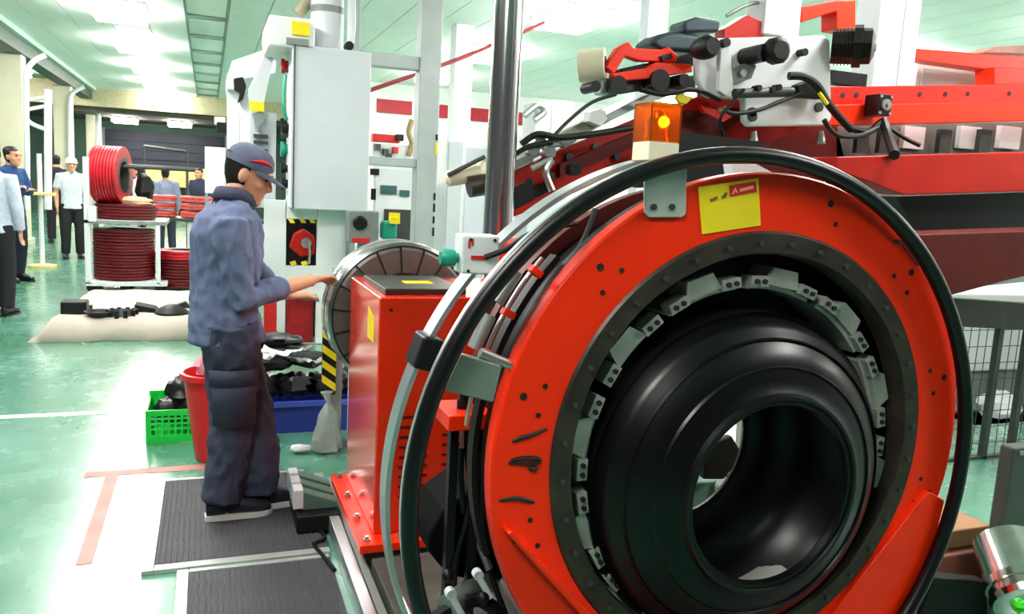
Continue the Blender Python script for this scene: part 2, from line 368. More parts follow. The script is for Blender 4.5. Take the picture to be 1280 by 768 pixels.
# green tyre
ty = thing('rubber_carcass', (RX, 1.75, TZ), 'glossy black uncured tyre carcass held inside the orange ring', 'tyre')
BX = 1.36; c = (BX, 1.755, TZ)
prof = [(-.145, .236), (-.160, .242), (-.163, .258), (-.150, .274), (-.140, .302), (-.133, .335), (-.118, .372), (-.085, .408), (-.072, .424), (-.06, .438), (-.02, .450), (-.012, .456), (.06, .459), (.15, .456), (.158, .450), (.20, .438), (.21, .424), (.225, .408), (.26, .372), (.275, .335), (.282, .302), (.29, .274), (.305, .258), (.302, .242), (.285, .236),
        (.265, .250), (.255, .30), (.22, .37), (.15, .41), (0, .42), (-.06, .40), (-.10, .35), (-.118, .285), (-.128, .25)]
def dense(pr, closed=True):
    out = []; n = len(pr)
    for i in range(n): out.append(pr[i])
    return out
MB().lathe(c, (0, 1, 0), dense(prof), 120, closed=True).build('carcass', rubber, ty, smooth=50)
MB().lathe(c, (0, 1, 0), [(-.020, .452), (-.026, .461), (.165, .461), (.16, .452)], 120, closed=True).build('tread_band', mat('tread_rubber', (10, 10, 14), .36, 0, .2, 8, spec=.35), ty)
MB().lathe(c, (0, 1, 0), [(-.158, .252), (-.168, .256), (-.168, .264), (-.155, .270)], 120, closed=True).build('bead', hoserub, ty)
MB().lathe(c, (0, 1, 0), [(-.132, .330), (-.138, .334), (-.130, .340)], 120, closed=True).build('sidewall_rib', rubber, ty)
MB().lathe(c, (0, 1, 0), [(-.094, .396), (-.102, .399), (-.094, .404)], 120, closed=True).build('sidewall_rib', rubber, ty)

# guard hoop (black hose on an aluminium channel), silver hoop behind
HY = 1.66; HX, HZ, HR = .757*HY, CAM_Z-.4353*HY, .505*HY
ho = thing('guard_hoop', (HX, HY, 0), 'thick black rubber safety hose hoop arching around the orange ring', 'hose hoop')
A0, A1 = -56, 235
arcp = [(HX+HR*math.cos(math.radians(A0+(A1-A0)*k/90)), HY, HZ+HR*math.sin(math.radians(A0+(A1-A0)*k/90))) for k in range(91)]
MB().tube(arcp, .0205, 14).build('hose', hoserub, ho, smooth=60)
MB().lathe((HX, HY, HZ), (0, 1, 0), [(.010, HR+.012), (.010, HR+.018), (.026, HR+.018), (.026, HR+.012)], 90, a0=A0, a1=A1, closed=True).build('channel', alu, ho, label='bright aluminium channel behind the hose')
pl = MB().prism(poly(((577, 443), (628, 458), (617, 504), (556, 489)), 1.69), (0, .03, 0)).build('hoop_bracket', mat('bracket_green_grey', (128, 138, 130), .45, .4), ho, .004, label='grey steel bracket plate')
MB().tube([at(600, 441, 1.72), at(644, 459, 1.72)], .012, 10).build('bracket_rod', steel, pl)
SY = 1.90; SX, SZ, SR = .6994*SY, CAM_Z-.4119*SY, .479*SY
si = thing('silver_hoop', (SX, SY, 0), 'silver aluminium band hoop behind the black hose', 'hoop')
MB().lathe((SX, SY, SZ), (0, 1, 0), [(-.01, SR-.006), (-.01, SR+.006), (.06, SR+.006), (.06, SR-.006)], 90, a0=95, a1=232, closed=True).build('band', alu, si)
MB().prism(poly(((531, 420), (558, 427), (545, 468), (516, 461)), 1.86), (0, .10, 0)).build('band_clamp', blackm, si, .01, label='black clamp block')
# arc of air lines between hose and ring
al = thing('air_line_rail', at(650, 470, 1.80), 'curved steel rail with black cylinders and orange clips beside the ring', 'rail')
MB().lathe((RX, 1.80, RZ), (0, 1, 0), [(0, .772), (0, .778), (.015, .778), (.015, .772)], 40, a0=140, a1=174, closed=True).build('rail', steel, al)
MB().lathe((RX, 1.79, RZ), (0, 1, 0), [(0, .742), (0, .757), (.04, .757), (.04, .742)], 40, a0=138, a1=200, closed=True).build('rubber_strip', black, al)
for a in (143, 152, 160): 
    p = Vector((RX+.775*math.cos(math.radians(a)), 1.785, RZ+.775*math.sin(math.radians(a))))
    MB().obox(p, (.032, .03, .018), Matrix.Rotation(-math.radians(a), 3, 'Y')).build('clip', orange, al, .002)
for a in (148, 157, 165):
    a = math.radians(a); p = Vector((RX+.80*math.cos(a), 1.82, RZ+.80*math.sin(a))); d = Vector((-math.sin(a), 0, math.cos(a)))
    MB().tube([p-d*.045, p+d*.045], .018, 12).build('air_cylinder', galv, al)

smear = mat('oil_stain', (58, 16, 8), .5, 0, .3, 20)
for cx_, cy_, rx_, ry_ in ((1133, 305, 5, 9), (1141, 318, 4, 8), (1147, 328, 3, 5), (1122, 302, 6, 3)):
    MB().prism([at(cx_+rx_*math.cos(k*.524)*(1+.3*noise.noise(Vector((k*1.7, cx_, 0))))+ry_*.3*math.sin(k*.524), cy_+ry_*math.sin(k*.524)*(1+.3*noise.noise(Vector((k*2.1, cy_, 3)))), RY-.0015) for k in range(12)], (0, .0015, 0)).build('oil_smear', smear, ring)
plate(((915, 205), (945, 205), (972, 219), (960, 226), (918, 226)), 1.80, .04).build('top_lug', white, ring)

# ================================================================ red drive cabinet on its base
BX0, BX1, BY0, BY1, BZ0, BZ1 = .625, 1.36, 3.07, 3.756, .15, 1.13
cb = thing('drive_cabinet', (.99, 3.4, 0), 'tall glossy orange red drive cabinet behind the hose hoop', 'cabinet')
redgloss = mat('glossy_red_paint', (228, 46, 14), .2, 0, .05, 3, coat=.6)
MB().box((BX0, BY0, BZ0), (BX1, BY1, BZ1)).build('body', redgloss, cb, .008)
bp = MB().box((.555, 2.98, .115), (1.45, 3.80, .15)).build('base_plate', orange, cb, .004)
for (x, y) in ((.59, 3.02), (.59, 3.25), (.59, 3.5), (.59, 3.75), (.72, 3.02), (.86, 3.02), (1.0, 3.02)):
    MB().lathe((x, y, .15), (0, 0, 1), [(0, .014), (.012, .014), (.012, .009), (.022, .009), (.022, 0)], 8).build('bolt', steel, bp)
MB().box((.66, 3.14, 1.13), (1.00, 3.62, 1.155)).build('top_tray', oiled, cb, .005, label='dark grey tray on top')
tl = MB().box((.78, 3.30, 1.155), (.90, 3.38, 1.158)).build('tray_label', yellow, cb)
MB().prism([(BX0-.002, 3.30, .93), (BX0-.002, 3.17, .93), (BX0-.002, 3.17, 1.03), (BX0-.002, 3.30, 1.06)], (.002, 0, 0)).build('side_label', yellow, cb, label='yellow sticker on the side')
for k in range(9):
    z = .30+k*.042
    for x0 in (.72, .90): MB().box((x0, BY0-.004, z), (x0+.12, BY0+.002, z+.010)).build('louvre_slot', dred, cb)
for x, z in ((.67, .25), (.67, 1.08), (.8, .2)): MB().lathe((x, BY0-.003, z), (0, 1, 0), [(0, 0), (0, .008), (.004, .008)], 8).build('screw', dred, cb)
# orange shelf bracket beside it
sb = thing('shelf_bracket', at(585, 530, 2.0), 'small orange bracket shelf between the hoses and the ring', 'bracket')
p = at(583, 520, 2.0)
MB().box((p.x-.07, 1.93, p.z-.02), (p.x+.075, 2.09, p.z+.022)).build('shelf', orange, sb, .004)
MB().lathe((p.x-.01, 2.0, p.z+.022), (0, 0, 1), [(0, .018), (.025, .018), (.025, .012), (.04, .012), (.04, 0)], 12).build('knob', black, sb)
for dx in (-.03, .035): MB().box((p.x+dx-.012, 2.0, .15), (p.x+dx+.012, 2.03, p.z-.02)).build('upright', blackm, sb)
# machine bed
bed = thing('machine_bed', (1.3, 2.2, 0), 'dark steel machine bed on the floor under the ring', 'machine bed')
MB().box((.60, 1.35, 0), (2.3, 2.97, .10)).build('bed_plate', mat('bed_steel', (84, 86, 80), .5, .3, .3, 6), bed, .005)
MB().box((.50, 1.6, 0), (.545, 4.0, .09)).build('side_rail', alu, bed, .003, label='bright aluminium side rail')
MB().box((.56, 1.6, 0), (.59, 4.0, .06)).build('cable_duct', grey, bed)
MB().box((.66, 2.14, .10), (.90, 2.18, .14)).build('cross_rail', galv, bed)
MB().box((.70, 2.02, .10), (.84, 2.10, .125)).build('nameplate_block', galv, bed); MB().ball((.80, 2.06, .128), (.014, .014, .006), 10, 6).build('yellow_cap', yellow, bed)
for x in (.64, .95, 1.02): MB().tube([(x, 1.97, .115), (x, 2.75, .115)], .012, 8).build('guide_rod', steel, bed)
# black gear guard and actuator between hoop and ring
gg = thing('gear_guard', at(585, 690, 2.2), 'black drive guard with cables low beside the orange ring', 'gear guard')
MB().prism(poly(((553, 640), (562, 632), (600, 605), (622, 560), (640, 600), (650, 700), (620, 735), (560, 720), (535, 690), (536, 668)), 2.05), (0, .22, 0)).build('guard', mat('matte_black', (7, 7, 8), .8, 0, .2, 10, spec=.1), gg, .012, smooth=10)
for pts in (((588, 575, 2.03), (586, 640, 2.02), (572, 690, 2.0), (568, 740, 1.98), (580, 790, 1.95)), ((600, 580, 2.03), (604, 660, 2.0), (615, 720, 1.98), (640, 790, 1.9)), ((577, 560, 2.03), (576, 600, 2.03), (580, 640, 2.03))):
    ptube(pts, .009).build('cable', blackm, gg)
ptube(((592, 658, 2.02), (603, 690, 2.0), (612, 712, 1.98)), .012).build('air_fitting', steel, gg)
ac = thing('pneumatic_actuator', at(590, 745, 1.95), 'grey pneumatic cylinder with white end links below the black guard', 'actuator')
ptube(((560, 760, 1.9), (585, 742, 1.98), (612, 725, 2.08)), .035, 14).build('cylinder', galv, ac)
for (x, y, Y) in ((563, 742, 1.86), (597, 718, 1.92)):
    a, b = at(x, y, Y), at(x+16, y+30, Y-.02)
    lk = MB().tube([a, b], [.010, .009], 10).build('link', white, ac); MB().lathe(a, (0, 1, 0), [(-.012, .006), (-.012, .014), (.012, .014), (.012, .006)], 14, closed=True).build('link_eye', white, ac)
ptube(((540, 775, 1.9), (600, 750, 1.92), (650, 800, 1.9)), .02).build('hose', black, ac)
for (x, y) in ((560, 720), (580, 762), (604, 748)): MB().ball(at(x, y, 1.9), .018, 10, 6).build('fitting', blackm, ac)

# ================================================================ segmented building drum
DY = 3.86; dc = at(504, 396, DY); DR = .372
du = thing('building_drum', dc, 'segmented steel building drum behind the red cabinet touched by the worker', 'drum')
seg_m = mat('drum_segment', (112, 112, 108), .38, .6, .2, 9); rim_m = mat('drum_rim', (150, 152, 150), .22, .9, .15, 6)
NSEG = 18
segmesh = MB().lathe((0, 0, 0), (0, 1, 0), [(0, .215), (-.008, .225), (-.008, DR-.035), (.0, DR-.022), (.05, DR-.022), (.05, .215)], 5, a0=-9.0, a1=9.0, closed=True).mesh('segment', 30); segmesh.materials.append(seg_m)
for k in range(NSEG):
    o = put('segment', segmesh, du); o.location = dc; o.rotation_euler = (0, -math.radians(360/NSEG*k+4), 0); o.scale = (.985, 1, .985)
gap = MB().box((.21, -.011, -.0045), (DR-.02, .0, .0045)).mesh('segment_gap', 30); gap.materials.append(ink)
for k in range(NSEG):
    o = put('segment_gap', gap, du); o.location = dc; o.rotation_euler = (0, -math.radians(360/NSEG*(k+.5)+4), 0)
MB().lathe(dc, (0, 1, 0), [(.0, DR-.024), (-.006, DR-.018), (.0, DR-.004), (.03, DR), (.10, DR), (.105, DR-.012), (.13, DR-.012), (.135, DR), (.22, DR), (.23, DR-.02), (.23, DR-.05), (.03, DR-.05)], 96, closed=True).build('rim', rim_m, du)
MB().lathe(dc, (0, 1, 0), [(.03, .0), (.03, .22), (.20, .22), (.20, 0)], 48).build('hub', blackm, du)
MB().tube([dc+Vector((0, .1, 0)), dc+Vector((0, .9, 0))], .07, 20).build('shaft', steel, du)
MB().box((dc.x-.12, dc.y+.5, 0), (dc.x+.12, dc.y+.9, dc.z+.12)).build('headstock', white, du, .02)
# sensor box
sn = thing('sensor_box', at(600, 345, 1.84), 'small white sensor box with a red stripe and teal connector above the red cabinet', 'sensor')
q = at(598, 318, 1.82); 
k5 = .55; y5 = 1.80
MB().box((q.x-.085*k5, y5, q.z-.085*k5), (q.x+.085*k5, y5+.07, q.z+.085*k5)).build('housing', white, sn, .006)
MB().box((q.x-.045*k5, y5-.003, q.z-.02*k5), (q.x+.03*k5, y5, q.z-.003*k5)).build('stripe', redlab, sn)
for dx, dz in ((-.06, .05), (-.045, .06)): MB().box((q.x+dx*k5, y5-.003, q.z+dz*k5-.012), (q.x+dx*k5+.004, y5, q.z+dz*k5+.006)).build('print', redlab, sn)
for dx, dz in ((-.05, .065), (-.055, -.07), (.06, .065)): MB().lathe((q.x+dx*k5, y5-.003, q.z+dz*k5), (0, 1, 0), [(0, 0), (0, .004), (.003, .004)], 8).build('screw', ink, sn)
MB().lathe((q.x-.085*k5, y5+.03, q.z-.02*k5), (-1, 0, 0), [(0, .012), (.010, .012), (.010, .020), (.035, .022), (.045, .016), (.045, 0)], 16).build('connector', teal, sn, label='teal round connector')
MB().box((q.x-.03, y5+.07, q.z-.03), (q.x+.03, 1.90, q.z+.02)).build('mount', galv, sn)
ptube(((606, 322, 1.795), (632, 312, 1.78), (660, 294, 1.76), (690, 284, 1.76), (720, 280, 1.78)), .007).build('cable', black, sn)
# orange motor cover behind hoop
oc = thing('motor_cover', at(680, 345, 2.7), 'orange motor cover seen between the silver and black hoops', 'motor cover')
plate(((626, 305), (700, 300), (735, 303), (724, 330), (690, 345), (640, 345)), 2.75, .2).build('cover', orange, oc, .01)
plate(((650, 345), (705, 342), (680, 372), (640, 372)), 2.78, .16).build('foot', black, oc, .005)
MB().box((1.0, 2.8, .1), (1.25, 2.95, at(660, 372, 2.8).z)).build('pedestal', blackm, oc)
ptube(((692, 305, 2.4), (698, 330, 2.3), (696, 352, 2.25), (680, 372, 2.2)), .012).build('cable', black, oc)
ptube(((745, 262, 1.86), (735, 290, 1.85), (722, 315, 1.84), (700, 345, 1.84), (685, 365, 1.83)), .010).build('cable', black, oc)

# ================================================================ pedal block, mats
pd = thing('foot_pedal_block', atz(395, 640, 0), 'black pedal block with green pedals on the dark mat', 'foot pedal')
p0 = atz(362, 652, 0); p0 = Vector((p0.x, 3.42, 0))
MB().box((.36, 3.44, .016), (.55, 3.84, .10)).build('base', black, pd, .01)
pg = mat('pedal_green', (84, 116, 104), .5, .2, .15, 10)
for k in range(3):
    y = 3.50+k*.11
    MB().prism([(.39, y, .10), (.545, y, .10), (.545, y, .13), (.39, y, .19)], (0, .075, 0)).build('pedal', pg, pd, .006)
    MB().box((.35, y-.005, .11), (.395, y+.08, .20)).build('cap', palegrey, pd, .006)
matm = mat('ribbed_mat', (66, 68, 72), .7, 0, .25, 60, bump=.5, stretch=(1, .15, 1)); edge = mat('mat_edge', (196, 202, 200), .35, .5, .1, 5)
def floor_mat_thing(x0, x1, y0, y1, lab):
    t = thing('floor_mat', ((x0+x1)/2, (y0+y1)/2, 0), lab, 'mat', 'anti-fatigue mats by the machine')
    MB().box((x0+.04, y0+.04, 0), (x1, y1-.02, .014)).build('mat_sheet', matm, t)
    n = int((x1-x0-.05)/.022)
    rm = MB().box((0, y0+.045, .012), (.011, y1-.03, .018)).mesh('rib', 30); rm.materials.append(matm)
    for i in range(n):
        o = put('rib', rm, t); o.location = (x0+.048+i*.022, 0, 0)
    for a, b in (((x0, y0, 0), (x0+.045, y1, .02)), ((x0+.045, y0, 0), (x1, y0+.045, .02)), ((x0+.045, y1-.025, 0), (x1, y1, .02))):
        MB().box(a, b).build('edge_strip', edge, t, .003)
floor_mat_thing(-.25, .48, 3.24, 4.26, 'dark ribbed floor mat with silver edging under the worker')
floor_mat_thing(-.12, .47, 2.0, 3.22, 'dark ribbed floor mat with silver edging beside the rail, empty')
# hazard striped post
hp = thing('hazard_post', atz(402, 568, 0), 'yellow and black striped safety post under the drum', 'post')
h0 = Vector((.66, 4.66, 0)); hw = .04; htop = at(400, 400, 4.66).z
MB().box((h0.x-hw, h0.y, .32), (h0.x+hw, h0.y+.02, htop+.15)).build('stripe_board', black, hp)
k = 0; z = .34
while z < htop+.08:
    MB().prism([(h0.x-hw, h0.y-.003, z+.06), (h0.x+hw, h0.y-.003, z), (h0.x+hw, h0.y-.003, z+.045), (h0.x-hw, h0.y-.003, z+.105)], (0, .003, 0)).build('yellow_stripe', yellow, hp); z += .09
MB().box((h0.x+.02, h0.y+.02, 0), (h0.x+.08, h0.y+.08, htop+.3)).build('post', galv, hp)
MB().box((h0.x-.03, h0.y-.02, 0), (h0.x+.12, h0.y+.12, .015)).build('foot_plate', galv, hp)
bgc = at(401, 545, 4.55)
bagm = mat('clear_plastic_bag', (205, 212, 208), .25, 0, .1, 14, bump=.6, trans=.6)
bm_ = MB().lathe((h0.x-.02, 4.58, 0), (0, 0, 1), [(.01, 0), (.004, .05), (.02, .085), (.09, .085), (.16, .065), (.22, .05), (.27, .03), (.30, .012), (.34, .02), (.36, .035)], 28)
bm_.v = [(x+.03*noise.noise(Vector((x*22, y*22, z*9))), y+.03*noise.noise(Vector((x*22+9, y*22, z*9))), z) for x, y, z in bm_.v]
bm_.build('plastic_bag', bagm, label='crumpled clear plastic bag hanging low on the striped post', category='bag')
# blue bin with scrap
bb = thing('blue_bin', (.55, 4.95, 0), 'blue plastic bin full of black scrap behind the worker', 'bin')
bl = mat('blue_plastic', (40, 58, 150), .4, 0, .1, 8); X0, X1, Y0, Y1, ZT = .22, 1.02, 4.98, 5.5, .20
for a, b in (((X0, Y0, 0), (X1, Y0+.02, ZT)), ((X0, Y1-.02, 0), (X1, Y1, ZT)), ((X0, Y0+.02, 0), (X0+.02, Y1-.02, ZT)), ((X1-.02, Y0+.02, 0), (X1, Y1-.02, ZT)), ((X0+.02, Y0+.02, 0), (X1-.02, Y1-.02, .02))):
    MB().box(a, b).build('panel', bl, bb)
MB().box((X0-.015, Y0-.015, ZT-.03), (X1+.015, Y0, ZT)).build('rim', mat('blue_rim', (70, 90, 190), .4), bb)
def lump(name, c, r, m_, lab=None, cat=None, group=None, seed=0, sc=(1, 1, 1), parent=None):
    q = MB().ball(c, (r*sc[0], r*sc[1], r*sc[2]), 14, 9); c = Vector(c)
    out = []
    for v in q.v:
        d = Vector(v)-c; k_ = 1+.45*noise.noise(d*(2.2/r)+Vector((seed*3.1, seed, 0))); out.append(tuple(c+d*k_))
    q.v = out; return q.build(name, m_, parent, label=lab, category=cat, group=group)
scrapm = mat('black_scrap', (18, 19, 22), .35, 0, .4, 18)
for i in range(7):
    lump('rubber_scrap', (.30+.105*i, 5.12+.1*(i % 2), .24+.05*random.random()), .10, scrapm, 'lump of black rubber scrap heaped in the blue bin', 'rubber scrap', 'black scrap in the blue bin', i, (1.1, 1, .8))
for i, (x, y, z) in enumerate(((.36, 5.2, .40), (.48, 5.3, .46), (.58, 5.2, .42), (.42, 5.35, .52))):
    lump('rubber_scrap', (x, y, z), .11, scrapm, 'lump of black rubber scrap heaped in the blue bin', 'rubber scrap', 'black scrap in the blue bin', 10+i, (1.5, 1, .4))
# green crate with black scrap
gc = thing('green_crate', (-.2, 5.1, 0), 'bright green plastic crate holding black scrap on the floor', 'crate')
gm = mat('green_plastic', (20, 205, 70), .4, 0, .06, 8); X0, X1, Y0, Y1, ZT = -.345, -.05, 4.93, 5.30, .195
for a, b in (((X0, Y0, 0), (X1, Y0+.012, .045)), ((X0, Y0, .16), (X1, Y0+.012, ZT)), ((X0, Y0, .045), (X0+.03, Y0+.012, .16)), ((X1-.03, Y0, .045), (X1, Y0+.012, .16))):
    MB().box(a, b).build('front_frame', gm, gc)
for i in range(6): MB().box((X0+.05+i*.035, Y0+.002, .045), (X0+.062+i*.035, Y0+.010, .16)).build('slat', gm, gc)
for z in (.075, .105, .135): MB().box((X0+.03, Y0+.003, z), (X1-.03, Y0+.011, z+.012)).build('slat', gm, gc)
MB().box((X0, Y1-.012, 0), (X1, Y1, ZT+.03)).build('back_panel', gm, gc)
for x in (X0, X1-.012): MB().box((x, Y0+.012, 0), (x+.012, Y1-.012, ZT)).build('side_panel', gm, gc)
MB().box((X0+.012, Y0+.012, .0), (X1-.012, Y1-.012, .012)).build('bottom', gm, gc)
for i, (x, y, z) in enumerate(((-.22, 5.1, .15), (-.14, 5.12, .22), (-.10, 5.06, .14), (-.16, 5.16, .26))):
    lump('rubber_scrap', (x, y, z), .085, scrapm, 'lump of black rubber scrap spilling from the green crate', 'rubber scrap', 'black scrap in the green crate', 30+i)
# red bin
rb = thing('red_bin', (.02, 4.55, 0), 'tall red plastic bin with white rag behind the worker', 'bin')
rbm = mat('red_plastic', (214, 22, 30), .35, 0, .08, 8)
bc2 = (.035, 4.60, 0)
MB().lathe(bc2, (0, 0, 1), [(.0, 0), (.0, .10), (.02, .11), (.46, .165), (.47, .185), (.50, .185), (.50, .165), (.03, .10), (.03, 0)], 28).build('tub', rbm, rb)
lump('rag', (0.0, 4.58, .53), .075, mat('pink_rag', (225, 150, 160), .8, 0, .2, 14), 'pink and white rag bundled on top of the red bin', 'rag', None, 50, (1, 1, .8))

for i, (x, y, z, rz) in enumerate(((.30, 5.05, .46, .5), (.42, 5.0, .50, -.3), (.62, 5.05, .44, .2))):
    g_ = MB(); n_ = 10; vs_ = []
    for j in range(5):
        for k in range(n_+1):
            u, v_ = k/n_-.5, j/4-.5; p = Vector((u*.24, v_*.10, .03*noise.noise(Vector((u*6, v_*5, i*4)))+.05*abs(u))); p = Matrix.Rotation(rz, 3, 'Z') @ p; vs_.append(p+Vector((x, y, z)))
    g_.add(vs_, [(j*(n_+1)+k, j*(n_+1)+k+1, (j+1)*(n_+1)+k+1, (j+1)*(n_+1)+k) for j in range(4) for k in range(n_)])
    o = g_.build('plastic_film', MATS['clear_plastic_bag'] if i == 2 else white, label=('white film strip lying on the black scrap beside the worker', 'curled white film strip on top of the black scrap', 'clear plastic film piece on the black scrap near the striped post')[i], category='plastic film', group='film strips on the scrap')
    o.modifiers.new('solid', 'SOLIDIFY').thickness = .004

c_ = atz(375, 563, .02)
lump('paper_scrap', (c_.x, c_.y, .03), .04, white, 'crumpled white paper scrap on the floor beside the striped post', 'paper', None, 81, (1.4, .8, .6))
MB().tube(smooth_path([Vector(p) for p in ((.46, 3.45, .03), (.47, 3.36, .027), (.42, 3.31, .027), (.44, 3.20, .027), (.47, 3.05, .027))]), .009, 8).build('pedal_cable', black, pd)

# ================================================================ red servicer (component conveyor) above the ring
YS = 4.15
sv = thing('material_servicer', (3.0, YS, 0), 'large red material servicer conveyor frame running above the orange ring', 'conveyor')
plate(((885, 112), (1045, 108), (1330, 105), (1420, 104), (1420, 128), (1330, 129), (1045, 133), (885, 136)), YS, .12).build('upper_beam', red, sv, .006)
plate(((1035, 131), (1420, 126), (1420, 148), (1035, 157)), YS-.04, .14).build('beam_lip', orange, sv, .006)
for x in (1054, 1071, 1150, 1182, 1210, 1262): ncyl(x, 119-.01*(x-1054), YS-.004, .016, .01, 12).build('bolt_hole', ink, sv)
plate(((1046, 196), (1420, 186), (1420, 235), (1130, 244), (1046, 212)), 3.6, .25).build('lower_beam', red, sv, .008)
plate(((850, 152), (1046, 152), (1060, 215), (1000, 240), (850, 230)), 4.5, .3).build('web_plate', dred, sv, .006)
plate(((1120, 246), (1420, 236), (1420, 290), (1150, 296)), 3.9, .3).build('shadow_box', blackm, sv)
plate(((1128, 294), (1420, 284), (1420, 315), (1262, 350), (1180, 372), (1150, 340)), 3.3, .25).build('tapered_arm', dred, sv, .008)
plate(((1046, 157), (1420, 150), (1420, 190), (1046, 198)), 4.5, .05).build('belt_bed', mat('belt_bed_grey', (110, 106, 100), .5, .2), sv)
for x in (1130, 1200, 1250, 1300): pbox(x, 158, x+26, 186, 4.45, .04).build('bed_roller', white, sv)
for x in (1072, 1100, 1175, 1225): pbox(x, 162, x+14, 192, 4.4, .04).build('roller_bracket', dgrey, sv)
# inclined feed to the left
plate(((640, 216), (700, 187), (790, 150), (880, 118), (930, 118), (1000, 160), (960, 180), (850, 172), (780, 212), (700, 250), (640, 272)), YS+.1, .08).build('feed_side', red, sv, .006)
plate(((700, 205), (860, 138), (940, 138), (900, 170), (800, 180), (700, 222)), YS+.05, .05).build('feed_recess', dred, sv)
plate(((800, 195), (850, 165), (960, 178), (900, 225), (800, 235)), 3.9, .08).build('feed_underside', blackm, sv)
plate(((640, 203), (720, 163), (800, 122), (868, 100), (870, 108), (800, 133), (720, 172), (640, 213)), YS, .25).build('feed_table', galv, sv, .003, label='grey steel feed table edge')
plate(((680, 178), (755, 138), (762, 152), (700, 184)), YS-.02, .05).build('belt_edge', mat('belt_grey', (160, 158, 148), .6), sv)
plate(((738, 140), (752, 135), (760, 148), (752, 158), (736, 152)), YS-.1, .08).build('sensor_block', white, sv, .004)
ptube(((690, 200, 4.0), (682, 215, 4.0), (690, 238, 4.0)), .02).build('lever', steel, sv)
ptube(((664, 211, 4.02), (690, 198, 4.0)), .018).build('lever', steel, sv)
for x, y in ((676, 178), (692, 176), (688, 190), (667, 186), (720, 212)): ncyl(x, y, 4.02, .035, .07, 12).build('fitting', steel if x < 700 else blackm, sv)
ptube(((652, 180, 4.0), (672, 168, 4.0), (700, 172, 4.0), (740, 168, 4.0), (790, 160, 4.0)), .018).build('cable', black, sv)
ptube(((640, 196, 4.0), (660, 184, 4.0), (690, 178, 4.0)), .014).build('cable', black, sv)
plate(((641, 235), (665, 225), (668, 250), (645, 262)), 4.0, .05).build('motor_plate', black, sv)
# end roller
er = MB(); a, b = at(556, 224, 4.35), at(660, 205, 4.35)
er.tube([a, a+(b-a)*.04, a+(b-a)*.4, a+(b-a)*.45, b], [.02, .045, .05, .08, .09], 16).build('end_roller', cream, sv, label='cream end roller')
MB().tube([at(586, 234, 4.3), at(622, 228, 4.3)], .06, 16).build('roller_cap', oiled, sv)
ptube(((560, 219, 4.3), (590, 204, 4.3), (606, 196, 4.3)), .012).build('rod', dgrey, sv)
# upper arm with white roller and slate motor
r1, r2 = at(738, 82, 4.2), at(762, 76, 4.45); d = Vector((.80, -.55, .10)).normalized()
MB().tube([r1-d*.06, r1+d*.085], .092, 24).build('guide_roller', cream, sv, label='cream guide roller')
MB().tube([r1+d*.0855, r1+d*.089], .045, 20).build('roller_bore', black, sv)
plate(((758, 84), (772, 60), (786, 52), (792, 60), (832, 62), (836, 58), (848, 70), (845, 78), (800, 76), (782, 70), (768, 92)), YS-.05, .06).build('arm_bracket', orange, sv, .006)
plate(((766, 92), (812, 84), (820, 78), (864, 80), (866, 90), (812, 98), (770, 102)), YS-.1, .06).build('arm_bracket', orange, sv, .006)
plate(((775, 86), (868, 66), (876, 62), (878, 76), (870, 82), (778, 94)), YS, .1).build('arm', black, sv, .01)
plate(((812, 52), (826, 42), (842, 38), (880, 44), (880, 66), (826, 64)), YS+.05, .22).build('motor', slate, sv, .03, label='slate blue geared motor')
plate(((855, 26), (872, 20), (902, 25), (900, 40), (856, 41)), YS+.05, .18).build('terminal_box', slate, sv, .02)
plate(((768, 100), (830, 96), (870, 94), (870, 110), (810, 112), (772, 118)), YS-.02, .15).build('carriage', dgrey, sv, .01)
for x, y, r in ((774, 106, .05), (826, 100, .06), (856, 100, .035), (745, 108, .03)): ncyl(x, y, YS-.12, r, .14, 16).build('pulley', blackm, sv)
pbox(752, 100, 764, 118, YS-.05, .1).build('carriage_end', galv, sv, .01)
plate(((846, 122), (852, 114), (858, 120), (866, 122), (858, 130), (850, 128)), 4.0, .03).build('yellow_tag', yellow, sv)
plate(((905, 48), (905, 36), (935, 18), (955, 28), (955, 48)), YS+.1, .1).build('top_gusset', red, sv, .006)
ptube(((908, 20, 4.3), (930, 8, 4.3), (950, 4, 4.3), (956, 20, 4.3)), .012).build('wire_guard', galv, sv)
pbox(957, -40, 1003, 46, YS+.08, .18).build('post', palegrey, sv, .01)
plate(((1002, 8), (1045, 0), (1070, 0), (1070, 40), (1046, 36), (1046, 14), (1002, 28)), YS+.2, .15).build('top_bracket', orange, sv, .008)
# white gearbox plate
gp = plate(((872, 56), (880, 48), (1030, 44), (1038, 50), (1040, 148), (1034, 157), (938, 158), (932, 152), (931, 124), (890, 122), (884, 120), (873, 98)), YS-.12, .06).build('gear_plate', white, sv, .012, label='white gearbox mounting plate')
ncyl(977, 62, YS-.36, .075, .26, 12, [(0, 0), (0, .05), (.02, .075), (.07, .075), (.09, .05), (.26, .045)]).build('hand_knob', black, gp)
ncyl(892, 57, YS-.28, .06, .16, 14, [(0, 0), (0, .045), (.04, .065), (.10, .065), (.16, .05)]).build('hand_knob', black, gp)
ncyl(955, 66, YS-.3, .05, .18, 14).build('spindle', blackm, gp)
ncyl(1007, 65, YS-.18, .022, .06, 12).build('screw', black, gp)
plate(((900, 52), (912, 50), (918, 112), (908, 120), (899, 114)), YS-.2, .04).build('lever_arm', white, gp, .01)
ncyl(909, 53, YS-.24, .025, .05, 12).build('lever_pivot', black, gp)
plate(((914, 88), (938, 76), (946, 82), (940, 98), (914, 106)), YS-.17, .04).build('grey_bracket', grey, gp, .006)
ncyl(930, 91, YS-.2, .022, .03, 12).build('screw', steel, gp)
MB().tube([at(918, 117, YS-.2), at(990, 115, YS-.2)], .028, 12).build('air_cylinder', dgrey, gp)
